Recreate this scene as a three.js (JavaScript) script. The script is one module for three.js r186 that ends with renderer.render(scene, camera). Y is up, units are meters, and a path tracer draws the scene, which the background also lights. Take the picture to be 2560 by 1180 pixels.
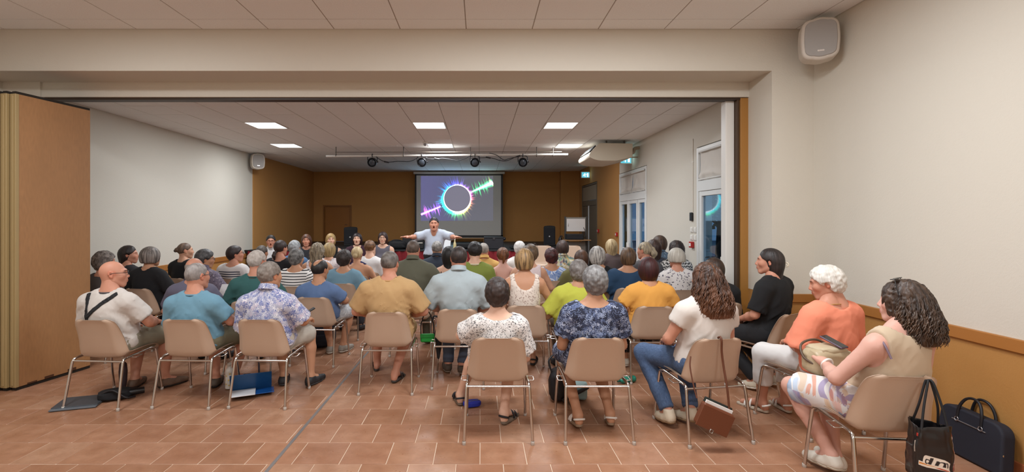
import * as THREE from 'three';
import { RoundedBoxGeometry } from 'three/addons/geometries/RoundedBoxGeometry.js';
import { mergeGeometries } from 'three/addons/utils/BufferGeometryUtils.js';
import { ImprovedNoise } from 'three/addons/math/ImprovedNoise.js';
import { RectAreaLightUniformsLib } from 'three/addons/lights/RectAreaLightUniformsLib.js';

// ------------------------------------------------------------------ camera, sky, exposure, room lights
const scene = new THREE.Scene();
const EYE = 1.65, FOC = 1200;                                   // eye height (m), focal length in pixels of the 2560 x 1180 frame
const camera = new THREE.PerspectiveCamera(2 * Math.atan(590 / FOC) * 180 / Math.PI, 2560 / 1180, 0.1, 120);
camera.position.set(0, EYE, 0);
camera.setViewOffset(2560, 1180, 80, 40, 2560, 1180);           // lens shift: the level view axis sits left of and above the centre
scene.add(camera);
const DUSK = new THREE.Color(0.050, 0.088, 0.14);
scene.background = DUSK;
const renderer = new THREE.WebGLRenderer({ antialias: true });
renderer.toneMapping = THREE.LinearToneMapping;
renderer.toneMappingExposure = 3.0;
renderer.shadowMap.enabled = true;
RectAreaLightUniformsLib.init();
const FAR_PANEL = 17, FRONT_PANEL = 15.5;                          // radiance of the ceiling light panels
const FAR_TINT = new THREE.Color(0.94, 0.98, 1.02), FRONT_TINT = new THREE.Color(0.93, 0.98, 1.03);

// ------------------------------------------------------------------ helpers
const V = (x, y, z) => new THREE.Vector3(x, y, z);
const at = (px, py, d) => V((px - 1200) * d / FOC, EYE - (py - 550) * d / FOC, -d);
const rad = (a) => a * Math.PI / 180;
let seedState = 7;
const rnd = () => { seedState = (seedState * 1664525 + 1013904223) >>> 0; return seedState / 4294967296; };
const rr = (a, b) => a + (b - a) * rnd();
const sm = (a, b, x) => { const t = Math.min(1, Math.max(0, (x - a) / (b - a))); return t * t * (3 - 2 * t); };
const PN = new ImprovedNoise();
const used = {};
function numbered(n) { const k = used[n] = (used[n] ?? -1) + 1; return k ? `${n}_${String(k).padStart(3, '0')}` : n; }
function tag(o, label, category, group) { o.userData.label = label; o.userData.category = category; if (group) o.userData.group = group; return o; }
function thing(name, label, category, p = V(0, 0, 0), turn = 0, group) {
  const o = new THREE.Group(); o.name = numbered(name); scene.add(o); o.position.copy(p); o.rotation.y = turn;
  return tag(o, label, category, group);
}
function mesh(name, geo, mat, parent = scene) {
  const m = new THREE.Mesh(geo, mat); m.name = numbered(name); m.castShadow = m.receiveShadow = true; parent.add(m); return m;
}
function struct(name, geo, mat) { const m = mesh(name, geo, mat); m.userData.kind = 'structure'; return m; }
function merge(list) { return mergeGeometries(list.map((g) => { const h = g.index ? g.toNonIndexed() : g; for (const k of Object.keys(h.attributes)) if (!['position', 'normal', 'uv'].includes(k)) h.deleteAttribute(k); return h; })); }
const box = (x0, x1, y0, y1, z0, z1) => { const g = new THREE.BoxGeometry(x1 - x0, y1 - y0, z1 - z0); g.translate((x0 + x1) / 2, (y0 + y1) / 2, (z0 + z1) / 2); return metric(g); };
const rbox = (x0, x1, y0, y1, z0, z1, r = 0.01, s = 2) => { const g = new RoundedBoxGeometry(x1 - x0, y1 - y0, z1 - z0, s, r); g.translate((x0 + x1) / 2, (y0 + y1) / 2, (z0 + z1) / 2); return g; };
function metric(g) {                                            // uv in metres from the dominant axis of each face
  const p = g.attributes.position, n = g.attributes.normal, uv = new Float32Array(p.count * 2);
  for (let i = 0; i < p.count; i++) {
    const ax = Math.abs(n.getX(i)), ay = Math.abs(n.getY(i)), az = Math.abs(n.getZ(i));
    const u = ax > ay && ax > az ? p.getZ(i) : p.getX(i), v = ay > ax && ay > az ? p.getZ(i) : p.getY(i);
    uv[2 * i] = u; uv[2 * i + 1] = v;
  }
  g.setAttribute('uv', new THREE.BufferAttribute(uv, 2)); return g;
}
const tube = (pts, r, seg = 24, rs = 8, closed = false) => new THREE.TubeGeometry(new THREE.CatmullRomCurve3(pts, closed, 'catmullrom', 0.5), seg, r, rs, closed);
function rod(a, b, r, r2 = r, rs = 10) {
  const d = b.clone().sub(a), g = new THREE.CylinderGeometry(r2, r, d.length(), rs);
  g.applyQuaternion(new THREE.Quaternion().setFromUnitVectors(V(0, 1, 0), d.clone().normalize()));
  g.translate((a.x + b.x) / 2, (a.y + b.y) / 2, (a.z + b.z) / 2); return g;
}
const lathe = (pts, seg = 20) => new THREE.LatheGeometry(pts.map(([r, y]) => new THREE.Vector2(r, y)), seg);
const col = (c) => new THREE.Color(c);
const M = (c, rough = 0.6, o = {}) => new THREE.MeshStandardMaterial({ color: col(c), roughness: rough, ...o });

// ------------------------------------------------------------------ computed textures
function dataTex(n, fn, srgb = false, m = n) {
  const a = new Uint8Array(n * m * 4);
  for (let j = 0; j < m; j++) for (let i = 0; i < n; i++) {
    const v = fn(i / n, j / m, i, j), k = 4 * (j * n + i);
    if (typeof v === 'number') a[k] = a[k + 1] = a[k + 2] = Math.max(0, Math.min(255, v * 255)); else for (let c = 0; c < 3; c++) a[k + c] = Math.max(0, Math.min(255, v[c] * 255));
    a[k + 3] = 255;
  }
  const t = new THREE.DataTexture(a, n, m); t.wrapS = t.wrapT = THREE.RepeatWrapping; t.magFilter = THREE.LinearFilter; t.minFilter = THREE.LinearMipmapLinearFilter; t.generateMipmaps = true;
  if (srgb) t.colorSpace = THREE.SRGBColorSpace; t.needsUpdate = true; return t;
}
// noise that repeats over the unit square
function tn(u, v, f, s = 0) {
  const a = 2 * Math.PI, c = (q, w) => PN.noise(q * f, w * f, s);
  const U = u - Math.floor(u), W = v - Math.floor(v);
  return c(U, W) * (1 - U) * (1 - W) + c(U - 1, W) * U * (1 - W) + c(U, W - 1) * (1 - U) * W + c(U - 1, W - 1) * U * W;
}
function rep(t, x, y = x) { const c = t.clone(); c.repeat.set(x, y); c.needsUpdate = true; return c; }
const plasterTex = dataTex(256, (u, v) => 0.5 + 0.30 * tn(u, v, 24, 1) + 0.25 * tn(u, v, 60, 5) + 0.12 * tn(u, v, 7, 9));
const plaster = (c, o = {}) => M(c, 0.85, { bumpMap: rep(plasterTex, 2.2), bumpScale: 0.0016, ...o });
function canvasTex(w, h, draw, srgb = true) {
  const c = document.createElement('canvas'); c.width = w; c.height = h; draw(c.getContext('2d'), w, h);
  const t = new THREE.CanvasTexture(c); t.wrapS = t.wrapT = THREE.RepeatWrapping; if (srgb) t.colorSpace = THREE.SRGBColorSpace; return t;
}

// ------------------------------------------------------------------ materials
const WHITE = plaster('#d5cec0'), WHITE_FAR = plaster('#d3cec2'), ORANGE = plaster('#b48347', { roughness: 0.6 }), RAIL = M('#a86f34', 0.45, { bumpMap: rep(plasterTex, 3), bumpScale: 0.0006 });
const ORANGE_DARK = plaster('#b8854a');
const CHROME = M('#cfccc8', 0.16, { metalness: 1 });
const BLACK = M('#17161a', 0.5), BLACK_CLOTH = M('#141417', 0.9), WHITE_PAINT = M('#e8e6e0', 0.4), PVC = M('#e4e5e2', 0.35), DARK_SEAL = M('#1b1b1c', 0.7);
const WOOD_TRIM = M('#a97636', 0.5, { bumpMap: rep(plasterTex, 2, 12), bumpScale: 0.0005 });

// ------------------------------------------------------------------ the setting
const XL = -5.37, XR = 3.48, XRF = 3.15, ZB = -5.0, ZL = -5.42, ZK = -15.45, CF = 3.637, CR = 3.20, ZFRONT = 3.6, ZE = -5.66;
// floor: screed with one terracotta tile per piece
const screed = struct('floor', box(XL - 0.3, XR + 0.3, -0.16, -0.0035, ZK - 0.3, ZFRONT + 0.3), M('#d6bea6', 0.75));
screed.userData.label = 'terracotta tiled floor with pale grout';
const terraTex = [0, 1, 2].map((s) => dataTex(128, (u, v) => {
  const a = tn(u, v, 3, 3 + s * 7), b = tn(u, v, 11, 8 + s), c = tn(u, v, 40, 2 + s), t = 0.94 + 0.10 * a + 0.05 * b + 0.05 * c;
  return [t, t * (0.985 + 0.05 * a), t * (0.97 + 0.09 * a)];
}, true));
const terraRough = dataTex(128, (u, v) => 0.40 + 0.22 * tn(u, v, 4, 4) + 0.12 * tn(u, v, 19, 6));
const TERRA = [];
['#a97c60', '#af8267', '#a27559', '#b1876c', '#a6785d', '#ac7e62'].forEach((c, i) => TERRA.push(M(c, 1, { map: rep(terraTex[i % 3], 3), roughnessMap: rep(terraRough, 2), bumpMap: rep(terraTex[(i + 1) % 3], 3), bumpScale: 0.0012 })));
{
  const P = 0.319, D = 0.316, gap = 0.005;
  const variants = [0, 1, 2].map((k) => { const g = new RoundedBoxGeometry(P - gap, 0.014, D - gap, 1, 0.003); g.translate(0, -0.0075, 0); return metric(g); });
  const near = [], rest = [];
  for (let r = -22; r < 41; r++) {
    const z = -(3.246 + D * r + D / 2); if (z < -16.3) break;
    const off = (r & 1) ? 0.157 : 0;
    for (let i = -19; i < 13; i++) {
      const x = off + P * (i + 0.5); if (x < XL - 0.1 || x > XR + 0.1) continue;
      if (z < -10.9 && x < 2.2) continue;
      const d = -z, inView = d > 2.9 && Math.abs(x - 0.08) < d * 1.10;
      (inView ? near : rest).push([x, z, d]);
    }
  }
  near.sort((a, b) => a[2] - b[2]);
  const parts = near.slice(0, 300), bulk = near.slice(300).concat(rest), byMat = [];
  for (const [x, z] of parts) {
    const m = mesh('tile', variants[0], TERRA[Math.floor(rnd() * 6)], screed); m.position.set(x, rr(-0.0006, 0.0006), z); m.rotation.set(rr(-0.002, 0.002), (rnd() < 0.5 ? Math.PI : 0) + rr(-0.004, 0.004), rr(-0.002, 0.002));
  }
  const flat = metric(new THREE.BoxGeometry(P - gap, 0.014, D - gap).translate(0, -0.0075, 0)), gs = bulk.map(([x, z]) => flat.clone().translate(x, rr(-0.0006, 0.0006), z));
  const tint = gs.map(() => { const c = col(['#a97c60', '#af8267', '#a27559', '#b1876c'][Math.floor(rnd() * 4)]); return c; });
  gs.forEach((g, i) => { const a = new Float32Array(g.attributes.position.count * 3); for (let k = 0; k < a.length; k += 3) { a[k] = tint[i].r; a[k + 1] = tint[i].g; a[k + 2] = tint[i].b; } g.setAttribute('color', new THREE.BufferAttribute(a, 3)); });
  const m = mesh('tile_field', mergeGeometries(gs), M('#ffffff', 1, { vertexColors: true, map: rep(terraTex[0], 3), roughnessMap: rep(terraRough, 2) }), screed); m.userData.kind = 'stuff';
  const strip = mesh('joint_strip', box(-1.412, -1.388, -0.004, 0.0025, -9.5, 2.5), M('#a8a8a8', 0.35, { metalness: 0.7 }), screed); strip.userData.label = 'grey metal expansion strip';
}
// ceilings: grid of square mineral tiles
const tileTex = dataTex(256, (u, v) => { const a = tn(u, v, 90, 3), b = tn(u, v, 40, 5); return 0.975 + 0.05 * a + 0.03 * b; }, true);
function ceiling(name, x0, x1, z0, z1, y, P, xo, zo, skip, c, label) {
  const slab = struct(name, box(x0 - 0.2, x1 + 0.2, y + 0.02, y + 0.2, z0, z1), M('#8d857a', 0.9)); slab.userData.label = label;
  const TM = [c, c].map((q, i) => M(q, 0.9, { map: rep(tileTex, 2 + i), bumpMap: rep(tileTex, 2), bumpScale: 0.002 }));
  const geo = new RoundedBoxGeometry(P - 0.009, 0.02, P - 0.009, 1, 0.004); metric(geo); const list = [];
  for (let i = Math.floor((x0 - xo) / P); xo + i * P < x1; i++) for (let j = Math.floor((z0 - zo) / P); zo + j * P < z1; j++) {
    const a = Math.max(xo + i * P, x0), b = Math.min(xo + (i + 1) * P, x1), e = Math.max(zo + j * P, z0), f = Math.min(zo + (j + 1) * P, z1);
    if (b - a < 0.03 || f - e < 0.03) continue;
    const cx = (a + b) / 2, cz = (e + f) / 2; if (skip(cx, cz)) continue;
    list.push([a, b, e, f, cx, cz]);
  }
  list.sort((p, q) => Math.abs(-p[5] - 5.2) - Math.abs(-q[5] - 5.2));
  const extra = [];
  list.forEach(([a, b, e, f, cx, cz], i) => {
    const full = b - a > P - 0.01 && f - e > P - 0.01;
    const g = full ? geo : metric(new RoundedBoxGeometry(b - a - 0.009, 0.02, f - e - 0.009, 1, 0.004));
    if (i >= 300) { const h = g.clone(); h.translate(cx, y + 0.01, cz); extra.push(h); return; }
    const t = mesh('ceiling_tile', g, TM[i % 2], slab); t.position.set(cx, y + 0.01 + rr(-0.001, 0.001), cz);
  });
  if (extra.length) { const m = mesh('ceiling_tile_field', merge(extra), TM[0], slab); m.userData.kind = 'stuff'; }
  // the metal grid the tiles lie in
  const bars = [];
  for (let x = xo + Math.ceil((x0 - xo) / P) * P; x < x1; x += P) bars.push(box(x - 0.008, x + 0.008, y + 0.004, y + 0.02, z0, z1));
  for (let z = zo + Math.ceil((z0 - zo) / P) * P; z < z1; z += P) bars.push(box(x0, x1, y + 0.0052, y + 0.019, z - 0.008, z + 0.008));
  mesh('ceiling_grid', merge(bars), M('#a3968a', 0.6), slab);
  return slab;
}
const PF = 0.687, PR = 0.535;
const frontPanels = [[-3.2355, -3.037], [0.1995, -3.037], [1.5735, -3.037], [-3.2355, 1.085], [0.1995, 1.085], [2.2605, 1.085]];
const farPanels = [[1.317, -7.865], [1.852, -10.005], [-0.823, -7.865], [-0.823, -10.005], [-3.498, -7.865], [-4.033, -10.005]];
const near2 = (L, h) => (x, z) => L.some(([a, b]) => Math.abs(a - x) < h && Math.abs(b - z) < h);
ceiling('ceiling', XL, XR, ZB, ZFRONT, CF, PF, -0.144, -2.35 - PF / 2, near2(frontPanels, 0.34), '#f5f5f4', 'square mineral tile ceiling of the front room');
ceiling('ceiling', XL, XRF, ZK, ZE, CR, PR, -0.018, -6.527 - 20 * PR, near2(farPanels, 0.3), '#f5f4f2', 'square mineral tile ceiling of the far hall');
function lightPanel(x, z, y, s, L, tint, label) {
  const t = thing('ceiling_light', label, 'light', V(x, y, z), 0);
  const h = s / 2;
  mesh('frame', merge([box(-h, h, -0.006, 0.015, -h, -h + 0.02), box(-h, h, -0.006, 0.015, h - 0.02, h), box(-h, -h + 0.02, -0.006, 0.015, -h + 0.02, h - 0.02), box(h - 0.02, h, -0.006, 0.015, -h + 0.02, h - 0.02)]), WHITE_PAINT, t);
  const e = new THREE.MeshStandardMaterial({ color: '#ffffff', roughness: 0.5, emissive: tint, emissiveIntensity: 1.2 });
  mesh('diffuser', box(-h + 0.02, h - 0.02, 0.0, 0.012, -h + 0.02, h - 0.02), e, t);
  const l = new THREE.RectAreaLight(tint, L, s - 0.04, s - 0.04); l.position.set(0, -0.012, 0); l.rotation.x = -Math.PI / 2; t.add(l); return t;
}
['third panel from left in near row, over the right side', 'right panel of far row, left of the air conditioner', 'middle panel of near row, above the lighting bar', 'middle panel of far row, beside ceiling sensor', 'left panel of near row', 'left panel of far row above hanging wall speaker']
  .forEach((s, i) => lightPanel(farPanels[i][0], farPanels[i][1], CR, PR - 0.01, FAR_PANEL, FAR_TINT, `glowing white square ceiling light, ${s}`));
frontPanels.forEach(([x, z], i) => lightPanel(x, z, CF, PF - 0.01, FRONT_PANEL, FRONT_TINT, `square ceiling light of the front room, ${['left', 'middle', 'right', 'left rear', 'middle rear', 'right rear'][i]} panel above the viewer`).userData.group = 'front room ceiling lights');

// walls
struct('wall_right', box(XR, XR + 0.2, 0.875, CF + 0.2, -5.2, ZFRONT), WHITE);
struct('wall_right', box(XR, XR + 0.2, 0, 0.80, -5.2, ZFRONT), ORANGE);
struct('trim_1', rbox(XR - 0.022, XR + 0.05, 0.793, 0.88, ZB + 0.02, ZFRONT, 0.006), RAIL);
struct('baseboard_right', rbox(XR - 0.012, XR + 0.05, 0, 0.085, ZB, ZFRONT, 0.004), M('#a9623c', 0.45));
struct('wall_pillar', box(3.04, XR + 0.2, 0.875, CF + 0.1, ZE, ZB), WHITE);
struct('wall_pillar', box(3.043, XR + 0.1, 0, 0.875, ZE, ZB - 0.003), ORANGE);
struct('trim_2', rbox(3.025, XR - 0.01, 0.793, 0.88, ZB - 0.05, ZB + 0.02, 0.006), RAIL);
struct('wall_beam', box(XL - 0.2, 3.04, 3.204, CF + 0.1, ZL, ZB), WHITE);
struct('wall_lintel', box(XL - 0.2, 3.04, 3.040, CF + 0.1, -5.60, ZL - 0.001), WHITE);
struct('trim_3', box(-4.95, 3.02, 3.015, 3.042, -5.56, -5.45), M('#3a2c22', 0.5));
struct('trim_4', rbox(2.955, 3.05, 0, 3.035, -5.56, -5.44, 0.006), WOOD_TRIM);
struct('trim_5', rbox(2.925, 2.955, 0, 3.035, -5.575, -5.46, 0.004), M('#4a3420', 0.5));
struct('trim_6', merge([rbox(2.825, 2.925, 0.875, 3.02, -5.63, -5.52, 0.008), box(2.86, 3.3, 0.875, CR + 0.1, -5.66, -5.60)]), WHITE_PAINT);
struct('trim_7', rbox(2.82, 2.93, 0, 0.88, -5.635, -5.515, 0.006), RAIL);
struct('wall_return', box(XL - 0.2, -4.95, 0, CF, -5.64, -5.40), WHITE);
struct('wall_left', box(XL - 0.2, XL, 0, CF + 0.2, -5.5, ZFRONT), WHITE);
struct('wall_rear', box(XL - 0.2, XR + 0.2, 0, CF + 0.2, ZFRONT, ZFRONT + 0.2), WHITE);
// far hall
struct('wall_left_hall', box(XL - 0.2, XL, 0.885, CR + 0.2, -11.33, -5.5), WHITE_FAR);
struct('wall_left_hall', box(XL - 0.2, XL, 0, 0.82, -11.33, -5.5), ORANGE);
struct('trim_8', rbox(XL - 0.05, XL + 0.022, 0.79, 0.885, -11.33, -5.62, 0.006), RAIL);
struct('wall_left_stage', box(XL - 0.2, XL + 0.02, 0, CR + 0.2, ZK, -11.33), ORANGE_DARK);
struct('wall_back', merge([box(XL, -5.02, 0, CR + 0.2, ZK - 0.2, ZK), box(-5.02, -4.16, 2.10, CR + 0.2, ZK - 0.2, ZK), box(-4.16, XRF + 0.2, 0, CR + 0.2, ZK - 0.2, ZK)]), ORANGE_DARK);
struct('wall_back_pier', rbox(2.56, XRF + 0.1, 0, CR + 0.05, ZK - 0.1, -15.22, 0.01), ORANGE_DARK);
{
  const d = struct('door_1', rbox(-5.0, -4.18, 0.96, 2.08, ZK - 0.1, ZK - 0.035, 0.006), M('#9d6425', 0.55));
  mesh('door_frame', merge([box(-5.05, -5.0, 0.96, 2.08, ZK - 0.06, ZK + 0.015), box(-4.18, -4.13, 0.96, 2.08, ZK - 0.06, ZK + 0.015), box(-5.05, -4.13, 2.08, 2.13, ZK - 0.06, ZK + 0.015)]), M('#8d5a20', 0.55), d);
  mesh('door_handle', rod(V(-4.27, 1.5, ZK - 0.02), V(-4.36, 1.5, ZK - 0.02), 0.009), CHROME, d);
}
// right wall of the hall with its openings (openings: [d near, d far, y0, y1])
const RW = (z0, z1, y0, y1, m) => struct('wall_right_hall', box(XRF, XRF + 0.22, y0, y1, z0, z1), m);
RW(-6.12, -5.5, 0, CR + 0.2, WHITE_FAR); RW(-6.97, -6.12, 2.70, CR + 0.2, WHITE_FAR); RW(-9.06, -6.97, 0, CR + 0.2, WHITE_FAR);
RW(-10.84, -9.06, 2.69, CR + 0.2, WHITE_FAR); RW(-12.9, -10.84, 0, CR + 0.2, ORANGE_DARK); RW(-14.8, -12.9, 2.70, CR + 0.2, ORANGE_DARK); RW(ZK, -14.8, 0, CR + 0.2, ORANGE_DARK);
struct('trim_9', rbox(XRF - 0.02, XRF + 0.05, 0.80, 0.885, -6.1, -5.65, 0.006), RAIL);
const PANE = new THREE.MeshPhysicalMaterial({ color: '#cfe0ea', roughness: 0.03, transmission: 1, thickness: 0, ior: 1.5 });
const BLIND = new THREE.MeshStandardMaterial({ color: '#d7d2ca', roughness: 0.9 });
function wavyBlind(w, h, s) {                                  // a hanging cloth blind with soft swags, front at +z
  const g = new THREE.PlaneGeometry(w, h, 40, 24), p = g.attributes.position;
  for (let i = 0; i < p.count; i++) {
    const x = p.getX(i) / w, y = p.getY(i) / h;
    p.setZ(i, 0.022 * Math.exp(-Math.pow((y + 0.28 + 0.5 * (x - s) * (x - s)) / 0.09, 2)) + 0.015 * Math.exp(-Math.pow((x + 0.25 - y * 0.3) / 0.07, 2)) * sm(0.4, -0.3, y) + 0.004 * Math.sin(x * 17 + y * 5));
  }
  const b = g.clone(); b.translate(0, 0, -0.006); g.computeVertexNormals(); b.computeVertexNormals(); return merge([g, b]);
}
// a glazed door unit in the right wall, its leaves given as distances from its near jamb
function doorUnit(name, zNear, zFar, yTop, leafTop, leaves, mat, blinds, label, glassMat = PANE) {
  const w = zNear - zFar, g = (x0, x1, y0, y1, a, b, r = 0.006) => rbox(XRF + a, XRF + b, y0, y1, zNear - x1, zNear - x0, r);
  const t = 0.055, A = -0.012, B = 0.09;
  const u = struct(name, merge([g(0, t, 0, yTop, A, B), g(w - t, w, 0, yTop, A, B), g(0.004, w - 0.004, yTop - t, yTop - 0.003, A + 0.002, B - 0.002), g(0.004, w - 0.004, leafTop, leafTop + 0.15, A + 0.002, B - 0.002)]), mat);
  u.userData.label = label;
  if (blinds) {
    const n = blinds, bw = (w - 2 * t) / n;
    for (let i = 0; i < n; i++) {
      const h = yTop - t - leafTop - 0.15, m = mesh('transom_blind', wavyBlind(bw - 0.02, h - 0.01, i % 2 ? 0.1 : -0.1), BLIND, u);
      m.rotation.y = -Math.PI / 2; m.position.set(XRF + 0.015, leafTop + 0.15 + h / 2, zNear - t - bw * (i + 0.5));
      mesh('blind_rod', rod(V(XRF - 0.022, leafTop + 0.165, zNear - t - bw * i - 0.04), V(XRF - 0.022, leafTop + 0.165, zNear - t - bw * (i + 1) + 0.04), 0.009), PVC, u);
      mesh('blind_rod', rod(V(XRF - 0.022, yTop - t - 0.015, zNear - t - bw * i - 0.04), V(XRF - 0.022, yTop - t - 0.015, zNear - t - bw * (i + 1) + 0.04), 0.012), PVC, u);
    }
    mesh('transom_pane', box(XRF + 0.045, XRF + 0.051, leafTop + 0.15, yTop - t, zFar + t, zNear - t), PANE, u);
  }
  for (const [x0, x1, handle] of leaves) {
    const f = 0.07, leaf = mesh('door_leaf', merge([g(x0, x0 + f, 0.02, leafTop, A + 0.012, B - 0.02), g(x1 - f, x1, 0.02, leafTop, A + 0.012, B - 0.02), g(x0 + 0.004, x1 - 0.004, leafTop - f, leafTop - 0.003, A + 0.014, B - 0.022), g(x0 + 0.004, x1 - 0.004, 0.023, 0.14, A + 0.014, B - 0.022)]), mat, u);
    mesh('pane', box(XRF + 0.03, XRF + 0.036, 0.14, leafTop - f, zNear - x1 + f, zNear - x0 - f), glassMat, leaf);
    if (handle) mesh('door_handle', merge([rod(V(XRF - 0.05, 1.05, zNear - handle), V(XRF - 0.05, 1.05, zNear - handle + (handle < (x0 + x1) / 2 ? -0.13 : 0.13)), 0.011), rod(V(XRF + 0.02, 1.05, zNear - handle), V(XRF - 0.05, 1.05, zNear - handle), 0.01), rbox(XRF - 0.012, XRF + 0.01, 0.95, 1.17, zNear - handle - 0.02, zNear - handle + 0.02, 0.004)]), WHITE_PAINT, leaf);
  }
  return u;
}
doorUnit('door_2', -6.13, -6.96, 2.69, 2.06, [[0.06, 0.77, 0.12]], PVC, 1, 'white glazed single door with a fabric blind over its transom');
doorUnit('door_3', -9.07, -10.83, 2.68, 2.06, [[0.06, 0.52, 0], [0.55, 1.14, 1.08], [1.15, 1.70, 1.21]], PVC, 2, 'white glazed double door with side light and two transom blinds');
{
  const greyWood = M('#8a7a66', 0.6, { map: rep(dataTex(64, (u, v) => 0.8 + 0.2 * tn(u, v, 16, 3) * tn(u, v, 3, 1), true, 256), 3, 1) });
  const u = doorUnit('door_4', -12.91, -14.79, 2.69, 2.06, [], greyWood, 0, 'grey wooden double door beside the stage with a bright gap');
  for (const [a, b] of [[-14.74, -13.92], [-13.86, -12.96]]) { const l = mesh('door_leaf', rbox(XRF + 0.0, XRF + 0.05, 0.02, 2.055, a, b, 0.006), greyWood, u); mesh('door_handle', rod(V(XRF - 0.04, 1.07, (a + b) / 2 + (a < -14 ? 0.34 : -0.36)), V(XRF - 0.04, 1.07, (a + b) / 2 + (a < -14 ? 0.24 : -0.26)), 0.01), CHROME, l); }
  mesh('transom_board', rbox(XRF + 0.01, XRF + 0.05, 2.22, 2.63, -14.74, -12.96, 0.004), M('#a08f7a', 0.7), u);
  mesh('stop_strip', rbox(XRF - 0.02, XRF + 0.02, 0.05, 2.06, -13.915, -13.865, 0.004), M('#d9dde0', 0.4), u);
}
// outside, seen through the glazing at dusk
struct('ground', box(XRF + 0.22, 40, -0.3, -0.06, -40, 12), M('#6d7078', 0.9));

// ------------------------------------------------------------------ outside
function foliage(n, rx, ry, rz, size, seed) {
  const pos = [], nor = []; seedState = seed;
  for (let i = 0; i < n; i++) {
    const a = rr(0, 6.283), c = rr(-1, 1), r = Math.cbrt(rr(0.25, 1)), s = Math.sqrt(1 - c * c);
    const p = V(rx * r * s * Math.cos(a), ry * r * c, rz * r * s * Math.sin(a)), e = V(rr(-1, 1), rr(-1, 1), rr(-1, 1)).normalize(), f = V(rr(-1, 1), rr(-1, 1), rr(-1, 1)).cross(e).normalize(), nn = e.clone().cross(f);
    const q = [p.clone().addScaledVector(e, size), p.clone().addScaledVector(f, size * 0.5), p.clone().addScaledVector(e, -size), p.clone().addScaledVector(f, -size * 0.5)];
    for (const k of [0, 1, 2, 0, 2, 3]) { pos.push(q[k].x, q[k].y, q[k].z); nor.push(nn.x, nn.y, nn.z); }
  }
  const g = new THREE.BufferGeometry(); g.setAttribute('position', new THREE.Float32BufferAttribute(pos, 3)); g.setAttribute('normal', new THREE.Float32BufferAttribute(nor, 3)); return g;
}
[[8.2, -16.5, 'dark leafy tree outside the double glazed door'], [9.5, -21, 'dark leafy tree far outside, seen beside the door frame']].forEach(([x, z, l], i) => {
  const t = thing('tree', l, 'tree', V(x, -0.06, z));
  mesh('trunk', rod(V(0, 0, 0), V(0.1, 2.4, 0), 0.14, 0.09), M('#3a2f26', 0.9), t);
  const f = mesh('foliage', foliage(1400, 1.7, 1.5, 1.7, 0.13, 11 + i), M('#2f4a2c', 0.8), t); f.position.y = 2.9; f.userData.kind = 'stuff';
});
{
  const t = thing('parasol', 'white folded garden parasol outside the double door', 'parasol', V(5.6, -0.06, -13.6));
  mesh('pole', rod(V(0, 0, 0), V(0, 2.3, 0), 0.025), M('#d9d9d6', 0.5), t);
  mesh('canopy', lathe([[0.02, 2.25], [0.09, 2.0], [0.14, 1.5], [0.2, 1.0], [0.16, 0.92], [0.03, 0.95]], 14), M('#e6ebee', 0.8), t);
  mesh('foot', lathe([[0, 0], [0.28, 0], [0.28, 0.05], [0.06, 0.09], [0, 0.09]], 20), M('#77777a', 0.7), t);
}

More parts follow.
